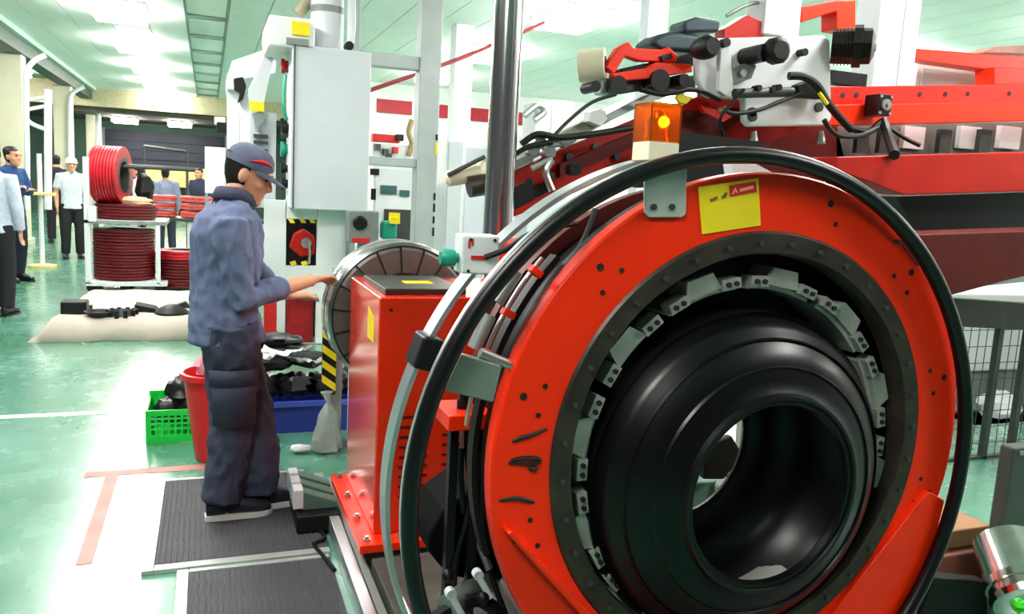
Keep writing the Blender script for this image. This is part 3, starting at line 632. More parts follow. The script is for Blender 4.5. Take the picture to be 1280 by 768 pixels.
plate(((996, 106), (1012, 100), (1030, 112), (1028, 124), (1000, 122)), YS-.22, .06).build('valve', black, gp, .01)
for x, y in ((950, 110), (968, 112), (975, 109)): ncyl(x, y, YS-.24, .018, .06, 10).build('fitting', black, gp)
for x, y in ((941, 140), (1025, 134), (942, 146)): ncyl(x, y, YS-.14, .028, .02, 12).build('bolt', dgrey, gp)
ptube(((986, 95, YS-.25), (1005, 96, YS-.27), (1022, 108, YS-.27), (1034, 128, YS-.25), (1048, 145, YS-.24), (1064, 162, YS-.22)), .024, 10).build('cable', black, gp)
ptube(((1000, 118, YS-.22), (975, 127, YS-.24), (950, 137, YS-.25), (920, 142, YS-.25), (905, 138, YS-.24)), .012).build('cable', black, gp)
ptube(((1024, 116, YS-.29), (1034, 130, YS-.29)), .012).build('yellow_sleeve', yellow, gp)
MB().tube([at(903, 134, YS-.1), at(904, 138, YS-.1)], .03, 10).build('bolt', steel, gp)
plate(((876, 132), (905, 140), (915, 146), (905, 152), (880, 140)), YS-.1, .04).build('red_rib', red, sv)
for x in (942, 1026): MB().tube([at(x, 164, 4.1), at(x, 180, 4.1)], [.018, .03], 10).build('stud', steel, sv)
# black motor right of the plate
mt = MB(); c = at(1066, 58, YS-.2)
ax = Vector((.75, -.66, 0))
mt.lathe(c-ax*.12, ax, [(0, 0), (0, .10), (.12, .105), (.121, .125), (.17, .125), (.171, .105), (.22, .105), (.24, .06), (.24, 0)], 8).build('black_motor', blackm, sv, label='black motor with faceted end bell')
for k in range(6): MB().lathe(c-ax*(.10-k*.02), ax, [(0, .112), (.006, .112)], 16).build('cooling_fin', blackm, sv)
MB().lathe(c+ax*.121, ax, [(0, 0), (0, .03), (.008, .03)], 12).build('motor_cap', palegrey, sv)
pbox(1038, 90, 1084, 106, YS, .1).build('motor_foot', blackm, sv)
bx = at(1099, 132, YS-.12)
MB().box((bx.x-.055, bx.y-.05, bx.z-.065), (bx.x+.055, bx.y+.07, bx.z+.065)).build('encoder', blackm, sv, .006); MB().lathe((bx.x, bx.y-.05, bx.z), (0, -1, 0), [(0, .035), (.015, .035), (.015, .012), (.03, .012), (.03, 0)], 16).build('encoder_shaft', grey, sv)
for dx in (-.04, .04):
    for dz in (-.05, .05): MB().lathe((bx.x+dx, bx.y-.05, bx.z+dz), (0, -1, 0), [(0, .01), (.006, .01), (.006, 0)], 8).build('screw', steel, sv)
ptube(((1062, 160, 4.0), (1085, 165, 4.0), (1104, 152, 4.0), (1112, 175, 3.95), (1122, 190, 3.9)), .022, 8).build('cable', black, sv)
ptube(((1104, 150, 4.0), (1110, 170, 3.9), (1118, 194, 3.55)), .03, 8).build('cable', black, sv)
ptube(((1112, 160, 4.0), (1130, 172, 3.95), (1150, 182, 3.9)), .014, 8).build('cable', black, sv)
for x in (1060, 1350): MB().box((at(x, 250, 4.5).x-.08, 4.5, 0), (at(x, 250, 4.5).x+.08, 4.66, at(x, 200, 4.5).z)).build('leg', dred, sv, .006)
# orange rails and pale cabinet behind
bk = thing('overhead_rail', at(1200, 80, 5.5), 'pale orange overhead rail behind the grey column on the right', 'rail')
plate(((1140, 60), (1240, 68), (1420, 78), (1420, 100), (1240, 88), (1140, 74)), 5.5, .15).build('rail', orange, bk, .008)
plate(((1243, 84), (1420, 92), (1420, 108), (1243, 106)), 5.4, .2).build('rail_bracket', orange, bk, .008)
plate(((1225, 66), (1245, 58), (1420, 50), (1420, 70)), 5.6, .2).build('rail_cover', mat('dusty_pink', (208, 160, 148), .6), bk, .008)
MB().box((at(1350, 90, 5.6).x-.1, 5.65, 0), (at(1350, 90, 5.6).x+.1, 5.8, at(1350, 75, 5.6).z)).build('leg', palegrey, bk)
wc = thing('white_column', (at(1118, 60, 5.0).x, 5.0, 0), 'pale grey square steel column behind the black motor', 'column')
x0, x1 = at(1096, 60, 5.0).x, at(1146, 60, 5.0).x
MB().box((x0, 5.0, 0), (x1, 5.25, CEIL)).build('shaft', palegrey, wc, .01); MB().box((x0-.04, 4.96, 0), (x1+.04, 5.29, .05)).build('foot_plate', galv, wc)
MB().box(((x0+x1)/2+.03, 4.997, 0), ((x0+x1)/2+.04, 5.0, CEIL)).build('seam', grey, wc)
pcab = thing('pale_cabinet', (at(1195, 95, 5.9).x, 5.9, 0), 'pale grey cabinet under the pale orange overhead rail', 'cabinet')
x0, x1 = at(1146, 90, 5.9).x, at(1238, 90, 5.9).x
MB().box((x0, 5.9, .05), (x1, 6.4, at(1190, 78, 5.9).z)).build('body', white, pcab, .01); MB().box((x0+.05, 5.88, .1), (x1-.05, 5.9, at(1190, 90, 5.9).z)).build('door', palegrey, pcab, .006)
MB().box((x0+.02, 5.95, 0), (x1-.02, 6.35, .05)).build('plinth', dgrey, pcab)
# pole between the ceiling and floor: polished column
pc = thing('polished_column', at(622, 300, 3.99), 'shiny polished steel column rising to the ceiling beside the conveyor', 'column')
cx = at(629, 150, 3.99).x
MB().lathe((cx, 3.99, 0), (0, 0, 1), [(0, .078), (4.0, .078)], 40).build('shaft', chrome, pc, smooth=60)
MB().lathe((cx, 3.99, 0), (0, 0, 1), [(0, 0), (0, .12), (.02, .12), (.02, .078)], 24).build('base_flange', galv, pc)
MB().tube([(cx+.02, 3.90, .4), (cx+.02, 3.90, 3.9)], .012, 8).build('conduit', steel, pc)
# distant pale post
fp = thing('pale_post', at(822, 60, 8), 'pale grey post standing behind the cream guide roller', 'post')
fx = at(822, 40, 8).x
MB().box((fx-.12, 8, 0), (fx+.12, 8.2, CEIL)).build('shaft', palegrey, fp, .01); MB().box((fx-.16, 7.96, 0), (fx+.16, 8.24, .04)).build('foot_plate', galv, fp)

# ================================================================ right edge: fence, grey post, chrome roll, pallets
FY = 3.6
fe = thing('wire_fence', (at(1250, 500, FY).x, FY, 0), 'black wire mesh guard fence under the dark red arm', 'fence')
fx0, fx1 = at(1195, 480, FY).x, at(1330, 480, FY).x; fz1 = at(1240, 392, FY).z; fz0 = at(1240, 572, FY).z
wv = MB().tube([(0, FY, fz0), (0, FY, fz1)], .003, 6).mesh('wire', 60); wv.materials.append(dgrey)
wh = MB().tube([(fx0, FY, 0), (fx1, FY, 0)], .003, 6).mesh('wire', 60); wh.materials.append(dgrey)
n = 15
for i in range(n): o = put('wire', wv, fe); o.location = (fx0+(fx1-fx0)*i/(n-1), 0, 0)
for i in range(10): o = put('wire', wh, fe); o.location = (0, 0, fz0+(fz1-fz0)*i/9)
plate(((1170, 372), (1420, 388), (1420, 420), (1185, 408)), FY-.02, .06).build('top_rail', mat('fence_rail', (58, 56, 50), .5, .2), fe, .005)
for x in (1240, 1275, 1335): MB().box((at(x, 480, FY).x-.02, FY-.02, 0), (at(x, 480, FY).x+.02, FY+.02, fz1)).build('post', dgrey, fe)
MB().box((fx0, FY-.02, fz0-.02), (fx1, FY+.02, fz0+.02)).build('bottom_rail', dgrey, fe)
plate(((1190, 352), (1420, 330), (1420, 338), (1190, 362)), 4.0, .05).build('tray', white, fe)
wm = thing('white_machine_cover', (at(1260, 520, 4.8).x, 4.8, 0), 'bright white machine cover seen through the wire fence', 'machine cover')
x0, x1 = at(1185, 480, 4.6).x, at(1400, 480, 4.6).x
MB().box((x0, 4.8, .25), (x1, 5.4, at(1250, 372, 4.6).z)).build('cover', white, wm, .02); MB().box((x0+.05, 4.85, 0), (x1-.05, 5.3, .25)).build('plinth', grey, wm)
q = at(1250, 508, 4.4)
lump('white_bag', q, .16, white, 'white plastic wrapped bundle behind the wire fence', 'bundle', None, 61, (1.2, .8, .7))
MB().box((q.x-.5, 4.2, 0), (q.x+.5, 4.55, q.z-.08)).build('grey_bench', grey, label='low grey bench behind the wire fence', category='bench', bevel=.01)
gpst = thing('control_pedestal', (at(1290, 640, 2.0).x, 2.0, 0), 'dark grey control pedestal standing beside the chrome roll', 'pedestal')
xa, xb = at(1256, 640, 2.0).x, at(1350, 640, 2.0).x; zt = at(1270, 560, 2.0).z
MB().box((xa, 2.0, .02), (xb, 2.06, zt)).build('body', mat('pedestal_grey', (70, 78, 74), .45, .2, .15, 6), gpst, .012); MB().box((xa-.03, 1.97, 0), (xb+.03, 2.09, .02)).build('foot_plate', dgrey, gpst)
MB().box((xa+.03, 1.995, zt-.03), (xa+.12, 2.0, zt-.015)).build('name_strip', galv, gpst); MB().lathe((xa+.012, 1.995, zt-.42), (0, 1, 0), [(0, 0), (0, .008), (.006, .008)], 8).build('screw', steel, gpst)
cr = thing('chrome_roll', at(1262, 720, 1.75), 'shiny chrome roll with banded rim at the lower right', 'roll')
c = at(1278, 735, 1.75); ax = Vector((.35, .75, .55)).normalized()
MB().lathe(c-ax*.06, ax, [(0, 0), (0, .06), (-.004, .085), (0, .11), (.02, .116), (.024, .108), (.05, .108), (.054, .116), (.08, .116), (.084, .106), (.24, .10), (.26, 0)], 40).build('roll', chrome, cr, smooth=40)
MB().tube([c+ax*.15, Vector((c.x+.12, 1.86, .0))], .03, 12).build('stand', dgrey, cr)
lump('green_cap', at(1274, 758, 1.66), .022, mat('lime_plastic', (60, 220, 40), .4), None, None, None, 3, (1, 1, 1), cr)
bxm = mat('cardboard', (190, 140, 100), .7, 0, .15, 6); brm = mat('brown_box', (120, 62, 44), .6, 0, .2, 6)
x0, x1 = at(1168, 690, 2.1).x, at(1250, 690, 2.1).x; zc_ = at(1205, 692, 2.1).z
MB().box((x0, 2.1, .06), (x1, 2.5, zc_)).build('brown_crate', brm, bevel=.01, label='dark brown crate on floor under the tan box by the ring', category='crate')
MB().box((x0+.01, 2.14, zc_), (x1-.01, 2.4, at(1205, 662, 2.14).z)).build('tan_box', bxm, bevel=.008, label='tan cardboard box resting on the dark brown crate', category='box')
MB().box((x0-.05, 2.05, 0), (x1+.05, 2.55, .06)).build('black_skid', black, bevel=.01, label='low black skid under the dark brown crate', category='skid')
plate(((1168, 722), (1236, 728), (1236, 880), (1100, 880)), 1.9, .06).build('black_guard', black, bevel=.01, label='black metal guard low beside the ring foot', category='guard')

for pts, r_, m_ in ((((800, 112, 4.0), (830, 118, 3.98), (868, 112, 3.98), (900, 126, 3.98)), .014, black), (((770, 118, 4.0), (740, 128, 4.02), (712, 150, 4.02), (690, 172, 4.0)), .010, dgrey), (((930, 112, 3.9), (915, 128, 3.9), (900, 150, 3.9), (905, 172, 3.95)), .010, black), (((1030, 150, 3.9), (1045, 168, 3.9), (1075, 170, 3.95), (1098, 160, 3.98)), .016, black)):
    ptube(pts, r_).build('feed_hose', m_, sv)
for x, y in ((712, 196), (745, 184), (690, 220), (730, 205), (664, 228), (772, 196)): ncyl(x, y, 4.22, .022, .05, 10).build('bolt', dgrey, sv)
plate(((664, 236), (690, 224), (694, 236), (668, 249)), 4.2, .06).build('bearing_block', blackm, sv, .006)
plate(((700, 176), (716, 168), (722, 176), (706, 186)), 4.12, .06).build('bearing_block', galv, sv, .006)
plate(((826, 70), (840, 66), (842, 72), (828, 77)), 4.08, .05).build('clamp_block', blackm, sv, .004)
# bracket seen through the bore of the carcass
tbk = thing('tailstock_bracket', at(915, 640, 3.0), 'pale grey green machine bracket seen through the bore of the black tyre', 'bracket')
zb_ = at(910, 640, 3.0)
plate(((930, 495), (975, 495), (975, 560), (955, 600), (900, 640), (900, 610), (925, 575)), 2.95, .05).build('bracket_arm', mat('bracket_pale_green', (158, 176, 166), .6, 0, .1, 5), tbk, .01)
plate(((880, 560), (915, 545), (930, 570), (905, 600), (880, 600)), 2.9, .04).build('dark_plate', blackm, tbk, .008)
MB().lathe(at(918, 590, 2.93), (0, 1, 0), [(0, .03), (0, .042), (.02, .042), (.02, .03)], 20, a0=-150, a1=60, closed=True).build('hook', black, tbk)
MB().box((zb_.x-.35, 3.0, 0), (zb_.x+.35, 3.4, at(910, 600, 3.0).z)).build('pedestal', mat('pedestal_green', (92, 132, 114), .7, 0, .15, 5), tbk, .01)

# ================================================================ white press machine with electric cabinet
YW = 7.6
wmach = thing('white_press_frame', (at(380, 430, YW).x, YW, 0), 'tall white machine frame with motor and yellow labels behind the worker', 'machine')
def wb(x0, y0, x1, y1, Y, th, name, m_, par, bev=.008, **k): return pbox(x0, y0, x1, y1, Y, th).build(name, m_, par, bev, **k)
wb(284, 92, 299, 420, YW+1.2, .2, 'upright', white, wmach); wb(300, 118, 314, 420, YW+1.0, .2, 'upright', white, wmach)
plate(((283, 100), (290, 76), (330, 62), (345, 60), (345, 92), (300, 100), (297, 112), (283, 112)), YW+1.1, .4).build('top_beam', white, wmach, .01)
plate(((340, 52), (345, 56), (330, 130), (312, 128), (310, 112)), YW+.6, .05).build('slant_guard', palegrey, wmach, .004)
plate(((292, 98), (304, 96), (308, 108), (304, 124), (297, 128), (300, 116), (293, 112)), YW+.9, .15).build('motor', black, wmach, .01)
wb(268, 146, 282, 156, YW+1.5, .15, 'motor_bracket', white, wmach); wb(271, 153, 284, 166, YW+1.45, .15, 'small_motor', black, wmach)
wb(312, 127, 330, 139, YW+.55, .02, 'yellow_label', yellow, wmach, 0); 
wb(312, 140, 345, 260, YW+.7, .1, 'inner_panel', palegrey, wmach)
plate(((316, 142), (328, 138), (332, 150), (320, 162)), YW+.6, .08).build('bracket', galv, wmach)
for y in (168, 176, 186): wb(317, y, 335, y+4, YW+.65, .04, 'slot', dgrey, wmach, 0)
wb(336, 21, 394, 60, YW-.1, .9, 'header', white, wmach, .02)
wb(365, 27, 387, 44, YW-.12, .02, 'yellow_label', yellow, wmach, 0); wb(358, 48, 386, 56, YW-.12, .02, 'vent', grey, wmach, 0)
c = at(409, 30, YW+.25); MB().lathe((c.x, c.y, 2.6), (0, 0, 1), [(0, .15), (1.4, .15)], 28).build('duct', palegrey, wmach, smooth=60)
MB().lathe((c.x, c.y, at(409, 18, YW+.25).z), (0, 0, 1), [(0, .152), (.06, .156), (.06, .15)], 28).build('duct_collar', grey, wmach)
c2 = at(380, 8, YW+.4); MB().tube([at(372, 18, YW+.3), at(388, -4, YW+.3)], .06, 14).build('air_valve', mat('brass_grey', (170, 165, 140), .4, .6), wmach)
ptube(((440, -20, YW+.1), (441, 30, YW+.1), (438, 55, YW+.05)), .03).build('pale_hose', palegrey, wmach); ncyl(437, 57, YW-.02, .04, .1, 12).build('gland', black, wmach)
# lower panel with windows
pan = MB()
zf = 0
for (x0, y0, x1, y1) in ((330, 250, 357, 438), (396, 250, 434, 438), (357, 250, 396, 274), (357, 333, 396, 368)):
    q = pbox(x0, y0, x1, y1, YW+.15, .08); pan.v, pan.f = pan.v+q.v, pan.f+[tuple(i+len(pan.v) for i in f_) for f_ in q.f]
pan.build('front_panel', white, wmach)
wb(340, 268, 412, 440, YW+.5, .02, 'inner_back', black, wmach, 0)
for x in (360, 374, 386): plate(((x, 274), (x+6, 274), (x+9, 279), (x+3, 279)), YW+.14, .01).build('hazard_stripe', yellow, wmach)
for x in (362, 376): plate(((x, 328), (x+7, 326), (x+9, 331), (x+2, 332)), YW+.14, .01).build('hazard_stripe', yellow, wmach)
plate(((362, 310), (368, 292), (380, 286), (394, 296), (394, 318), (376, 322)), YW+.3, .12).build('red_motor', red, wmach, .02)
ncyl(383, 304, YW+.26, .05, .05, 14).build('hub', steel, wmach); ptube(((385, 302, YW+.25), (387, 316, YW+.25), (386, 330, YW+.25)), .012).build('shaft', steel, wmach)
wb(359, 372, 392, 430, YW+.22, .2, 'red_box', mat('deep_red_box', (160, 20, 28), .35, 0, .2), wmach, .03)
ptube(((365, 362, YW+.1), (372, 372, YW+.1), (385, 376, YW+.1)), .012).build('cable', dgrey, wmach)
ptube(((345, 415, YW+.05), (358, 428, YW+.05), (372, 440, YW+.05)), .012).build('cable', dgrey, wmach)
wb(330, 378, 346, 432, YW-.3, .1, 'red_flap', redlab, wmach, .01)
MB().box((at(330, 300, YW).x, YW+.15, 0), (at(434, 300, YW).x, YW+1.5, at(380, 430, YW+.15).z)).build('plinth', grey, wmach)
wb(432, 262, 436, 438, YW+.1, .06, 'edge_trim', grey, wmach, 0)
# electric cabinet
ec = thing('electric_cabinet', at(410, 265, YW), 'large pale grey electric cabinet mounted on the white machine', 'electric cabinet')
wb(364, 60, 462, 263, YW-.10, .05, 'door', palegrey, ec, .01)
a = at(366, 160, YW); b = at(461, 160, YW); zt = at(410, 62, YW).z; zb = at(410, 262, YW).z
MB().box((a.x-.02, YW-.05, zb), (b.x+.0, YW+.40, zt)).build('body', white, ec, .008)
MB().box((a.x-.005, YW-.112, zb), (a.x+.005, YW-.10, zt)).build('door_seam', dgrey, ec)
xs = a.x-.02
def side(px, py): # point on the cabinet's side face
    r = ray(px, py); k = xs/r.x; return Vector((0, 0, CAM_Z))+r*k
for (y_, z_, r_, m_, n_) in ((.34, 2.62, .045, redlab, 'stop_button'), (.28, 2.56, .035, mat('dark_red_button', (140, 20, 40), .4), 'red_button'), (.34, 2.08, .045, black, 'selector'), (.20, 2.04, .045, black, 'selector'), (.27, 1.98, .05, dgrey, 'selector'), (.30, 1.84, .07, teal, 'green_button'), (.26, 1.66, .05, black, 'selector'), (.22, 1.52, .06, black, 'selector')):
    MB().lathe((xs, YW+y_, z_), (-1, 0, 0), [(0, r_*.7), (.03, r_*.7), (.03, r_), (.06, r_), (.065, 0)], 16).build(n_, m_, ec)
MB().tube(smooth_path([Vector((xs-.03, YW+.2, 2.5)), Vector((xs-.05, YW+.15, 2.35)), Vector((xs-.05, YW+.12, 2.2)), Vector((xs-.02, YW+.15, 2.1))]), .016, 8).build('green_cable', teal, ec)
# dial box, small parts right of the panel
db = thing('dial_box', at(455, 300, 6.9), 'grey box with a black round dial above the drum', 'gauge box')
wb(436, 264, 474, 304, 6.9, .2, 'housing', galv, db, .01); ncyl(451, 279, 6.86, .06, .05, 20, [(0, 0), (0, .05), (.01, .062), (.05, .062)]).build('dial', black, db)
wb(441, 298, 462, 304, 6.88, .02, 'red_strip', redlab, db, 0); wb(478, 277, 497, 300, 6.95, .15, 'green_housing', teal, db, .03); wb(489, 272, 500, 280, 6.9, .05, 'yellow_tab', yellow, db, 0)
MB().box((at(450, 300, 6.9).x, 6.95, 0), (at(465, 300, 6.9).x, 7.05, at(455, 304, 6.9).z)).build('stand', galv, db)
# grey steel portal frame
pf = thing('steel_portal', (at(535, 300, 8).x, 8, 0), 'grey steel portal frame with square post right of the electric cabinet', 'steel frame')
px0, px1 = at(523, 150, 8).x, at(549, 150, 8).x
MB().box((px0, 8, 0), (px1, 8.2, CEIL)).build('post', mat('portal_grey', (176, 183, 182), .5, .1, .08, 4), pf, .01)
x0 = at(450, 75, 8).x
for y0, y1, nm in ((67, 84, 'crossbar'), (197, 208, 'crossbar')):
    MB().box((x0, 8.02, at(492, y1, 8).z), (px0, 8.18, at(492, y0, 8).z)).build(nm, MATS['portal_grey'], pf, .008)
MB().box((x0-.1, 8.02, 0), (x0, 8.18, CEIL)).build('post', MATS['portal_grey'], pf, .008)
for (x, y, h, m_) in ((547, 172, 8, ink), (547, 186, 16, yellow), (546, 246, 10, ink), (545, 260, 12, ink), (544, 275, 10, ink), (544, 290, 12, ink)):
    q = at(x, y, 8); MB().box((px1-.03, 7.995, q.z-h*.008*.45), (px1-.008, 8.0, q.z+h*.008*.45)).build('mark', m_, pf)
# red overhead pipe
ptube(((462, 113, 8.45), (520, 93, 8.5), (575, 73, 8.6), (640, 46, 8.7), (680, 28, 8.9)), .022).build('overhead_pipe', mat('dusty_red', (176, 70, 76), .5), label='thin dusty red pipe sloping up past the polished column', category='pipe')
# white control cabinets behind the portal
for i, (x0, y0, x1, y1, Y, lab) in enumerate(((466, 205, 516, 330, 9.2, 'white control cabinet with dark screens behind the steel portal'), (556, 172, 578, 330, 9.0, 'narrow white cabinet right of the grey steel post'), (578, 180, 610, 330, 9.6, 'wide white cabinet left of the polished column'))):
    t = thing('control_cabinet', (at((x0+x1)/2, 300, Y).x, Y, 0), lab, 'cabinet', 'white cabinets behind the portal')
    q0, q1 = at(x0, (y0+y1)/2, Y), at(x1, (y0+y1)/2, Y); z1 = at((x0+x1)/2, y0, Y).z
    MB().box((q0.x, Y, .04), (q1.x, Y+.6, z1)).build('body', white, t, .01); MB().box((q0.x+.03, Y+.05, 0), (q1.x-.03, Y+.5, .04)).build('plinth', dgrey, t)
    MB().box((q0.x+.02, Y-.012, .1), (q1.x-.02, Y, z1-.05)).build('door', palegrey if i else white, t, .006)
    if i == 0:
        wb(463, 211, 474, 219, Y-.03, .02, 'lamp', black, t, 0); wb(464, 236, 470, 250, Y-.03, .02, 'handle', black, t, 0)
        wb(476, 232, 496, 243, Y-.03, .02, 'screen', mat('teal_screen', (60, 100, 100), .3), t, 0); wb(480, 262, 514, 300, Y-.03, .02, 'socket_panel', dgrey, t, 0); wb(486, 266, 500, 276, Y-.05, .02, 'yellow_tag', yellow, t, 0)
        wb(500, 238, 512, 246, Y-.03, .02, 'screen', MATS['teal_screen'], t, 0)
# distant machine seen through the portal
rm_ = thing('red_arm_machine', (at(488, 175, 14).x, 14, 0), 'distant machine with a red arm framed by the steel portal', 'machine')
wb(466, 168, 500, 178, 14, .2, 'red_arm', redlab, rm_, .01); wb(496, 168, 505, 176, 13.9, .2, 'motor', black, rm_, .01)
for x, y in ((470, 180), (480, 186), (492, 184), (484, 192)): wb(x, y, x+6, y+8, 13.9, .15, 'fitting', dgrey if x != 492 else redlab, rm_, 0)
ptube(((515, 150, 14), (511, 165, 14), (515, 180, 14), (511, 195, 14)), .05).build('hose', mat('tan_hose', (150, 130, 90), .6), rm_)
MB().box((at(466, 200, 14).x, 14.05, 0), (at(520, 200, 14).x, 14.6, at(490, 180, 14).z)).build('body', white, rm_)
wp = thing('white_pillar', (at(575, 150, 12).x, 12, 0), 'broad white pillar in front of the red banners', 'pillar')
MB().box((at(566, 150, 12).x, 12, 0), (at(588, 150, 12).x, 12.3, CEIL)).build('shaft', white, wp, .01); MB().box((at(566, 150, 12).x-.05, 11.95, 0), (at(588, 150, 12).x+.05, 12.35, .1)).build('plinth', white, wp)
gm2 = thing('grey_press', (at(690, 140, 9).x, 9, 0), 'pale grey machine housing above the sloping feed table', 'machine')
wb(668, 128, 688, 175, 9, .4, 'housing', palegrey, gm2, .01); wb(690, 126, 716, 170, 9.2, .4, 'housing', white, gm2, .01); ptube(((655, 145, 8.9), (672, 132, 8.9), (680, 140, 8.9), (668, 150, 8.9)), .04).build('pipe', galv, gm2)
MB().box((at(668, 150, 9).x, 9.05, 0), (at(716, 150, 9).x, 9.5, at(690, 170, 9).z)).build('pedestal', palegrey, gm2)
# white board panel at aisle end
wbp = thing('white_panel_board', (at(268, 240, 12).x, 12, 0), 'plain white panel board standing behind the cap of the worker', 'board')
wb(256, 184, 282, 242, 12, .05, 'panel', white, wbp, .005)
for x in (258, 280): MB().box((at(x, 200, 12).x-.02, 12.01, 0), (at(x, 200, 12).x+.02, 12.04, at(x, 240, 12).z)).build('leg', galv, wbp)

# ================================================================ coil rack, table, cloth
RYK = 11.4
rk = thing('coil_rack', (-1.07, RYK, 0), 'white wheeled rack holding dark red coils', 'rack')
rx0, rx1 = -1.47, -.66
zr = at(108, 196, RYK).z
MB().box((rx0, RYK, .1), (rx0+.07, RYK+.07, zr)).build('post', white, rk, .006); MB().box((rx0, RYK+.8, .1), (rx0+.07, RYK+.87, zr)).build('post', white, rk, .006)
for z, nm in ((.10, 'bottom_shelf'), (.90, 'upper_shelf')):
    MB().box((rx0, RYK, z-.025), (rx1+.15, RYK+.9, z+.03)).build(nm, white if z < .5 else galv, rk, .006)
MB().box((rx1+.02, RYK+.0, .1), (rx1+.07, RYK+.05, .90)).build('post', white, rk, .005)
MB().tube([(rx0+.05, RYK+.35, 1.62), (rx1+.5, RYK+.35, 1.62)], .03, 10).build('spindle', dgrey, rk)
wbx = pbox(109, 258, 120, 278, RYK-.05, .15).build('white_block', white, rk, .02)
for x in (rx0+.06, rx0+.45, rx1+.05):
    for y in (RYK+.06, RYK+.8): MB().lathe((x, y-.03, .055), (0, 1, 0), [(0, 0), (0, .055), (.06, .055), (.06, 0)], 14).build('wheel', black, rk)
def coil(name, c, axis, ro, ri, w, m_, lab, group, turns=0, par=None):
    t = thing(name, c, lab, 'coil', group); ax = Vector(axis).normalized()
    pr = [(-w/2, ri), (-w/2, ro-.02)]
    n = max(2, int(w/.035))
    for i in range(n): pr += [(-w/2+w*(i+.15)/n, ro), (-w/2+w*(i+.85)/n, ro), (-w/2+w*(i+1)/n, ro-.014)]
    pr += [(w/2, ro-.02), (w/2, ri)]
    MB().lathe(c, ax, pr, 44, closed=True).build('winding', m_, t)
    MB().lathe(c, ax, [(-w/2-.001, ri-.02), (-w/2-.001, ri+.03), (w/2+.001, ri+.03), (w/2+.001, ri-.02)], 32, closed=True).build('core', dgrey, t)
    return t
coil('red_coil', (-1.19, RYK+.35, 1.50), (1, -.22, 0), .37, .20, .34, redcoil, 'bright red coil hung upright on top of the white rack', 'red coils on the rack')
coil('red_coil', (-1.02, RYK+.42, 1.035), (0, 0, 1), .37, .20, .19, maroon, 'single dark red coil lying on the upper rack shelf', 'red coils on the rack')
for i in range(4):
    coil('red_coil', (-1.05, RYK+.42, .225+i*.165), (0, 0, 1), .375, .2, .16, maroon, 'dark red coil, %s in the stack on the bottom rack shelf' % ('lowest', 'second', 'third', 'topmost')[i], 'red coils on the rack')
for i in range(4):
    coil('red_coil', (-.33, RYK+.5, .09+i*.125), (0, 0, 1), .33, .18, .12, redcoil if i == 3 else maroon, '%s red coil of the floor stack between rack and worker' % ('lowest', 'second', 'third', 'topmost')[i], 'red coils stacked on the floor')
lump('tan_bundle', (-.92, RYK+.3, 1.17), .10, mat('tan_wrap', (222, 188, 150), .7), 'tan wrapped bundle lying on the dark red coil', 'bundle', None, 71, (2.2, 1, .6))
lump('black_bundle', (-.80, RYK+.5, 1.33), .15, black, 'black bundle hanging behind the upright red coil', 'bundle', None, 72, (.8, .8, 1.3))
# table with red coil stacks
tb = thing('work_table', (-.1, 14.2, 0), 'long dark work table carrying red coils behind the rack', 'table')
MB().box((-1.2, 13.9, .80), (.9, 14.7, .85)).build('table_top', dgrey, tb, .005)
for x in (-1.15, -.32, .8):
    for y in (13.95, 14.6): MB().box((x, y, 0), (x+.09, y+.07, .80)).build('leg', palegrey, tb)
MB().box((-1.15, 14.3, .2), (.85, 14.36, .26)).build('stretcher', grey, tb)
pale_red = mat('salmon_coil', (206, 84, 76), .5, 0, .3, 16)
for j, (x, r_) in enumerate(((-.72, .24), (-.15, .28), (.50, .2))):
    for i in range(3):
        coil('table_coil', (x, 14.25, .905+i*.125), (0, 0, 1), r_, r_*.55, .09, pale_red, '%s red coil of the %s stack on the dark table' % (('lowest', 'middle', 'topmost')[i], ('left end', 'wide central', 'narrow right end')[j]), 'red coils on the table')
sf = thing('wire_stand', (-.5, 15.6, 0), 'dark wire stand rising behind the coil table', 'stand')
for x in (-1.05, -.35, .40, .55): MB().tube([(x, 15.6, 0), (x, 15.6, 2.0 if x < 0 else 2.25)], .025, 8).build('upright', dgrey, sf)
MB().tube([(-1.05, 15.6, 2.0), (-.35, 15.6, 1.95)], .025, 8).build('crossbar', dgrey, sf); MB().tube([(.40, 15.6, 2.2), (.55, 15.6, 2.2)], .025, 8).build('crossbar', dgrey, sf)
# cloth covered pallet with rubber parts
cp = thing('cloth_pallet', (-.8, 9.2, 0), 'low pallet draped with an off white cloth on the floor', 'pallet')
clm = mat('canvas_cloth', (196, 186, 172), .85, 0, .06, 8, bump=.3)
g = MB(); nx, ny = 40, 26; X0, X1, Y0, Y1 = -1.52, .12, 8.05, 10.3
vs = []
for j in range(ny+1):
    for i in range(nx+1):
        u, v = i/nx, j/ny; x = X0+(X1-X0)*u; y = Y0+(Y1-Y0)*v
        x += .10*v*(1-u)
        e = min(u*1.3/.16, v/.055, (1-v)/.08, 1); e = max(0, min(1, e)); h = .20*(e*e*(3-2*e))
        h += .012*noise.noise(Vector((x*6, y*4, 0))) + .02*noise.noise(Vector((x*2.5, y*2.5, 3)))*e
        y2 = y+.05*noise.noise(Vector((x*3, 0, 5)))*(1-e)
        vs.append((x, y2, max(.004, h)))
g.add(vs, [(j*(nx+1)+i, j*(nx+1)+i+1, (j+1)*(nx+1)+i+1, (j+1)*(nx+1)+i) for j in range(ny) for i in range(nx)])
o = g.build('cloth', clm, cp, smooth=180); sm = o.modifiers.new('solid', 'SOLIDIFY'); sm.thickness = .012
for i in range(4): MB().box((X0+.4+.28*i, Y0+.35, .02), (X0+.52+.28*i, Y1-.3, .12)).build('deck_board', mat('raw_wood', (170, 140, 100), .7), cp)
MB().box((-.20, 8.12, .0), (-.10, 8.5, .12)).build('pallet_block', black, cp)
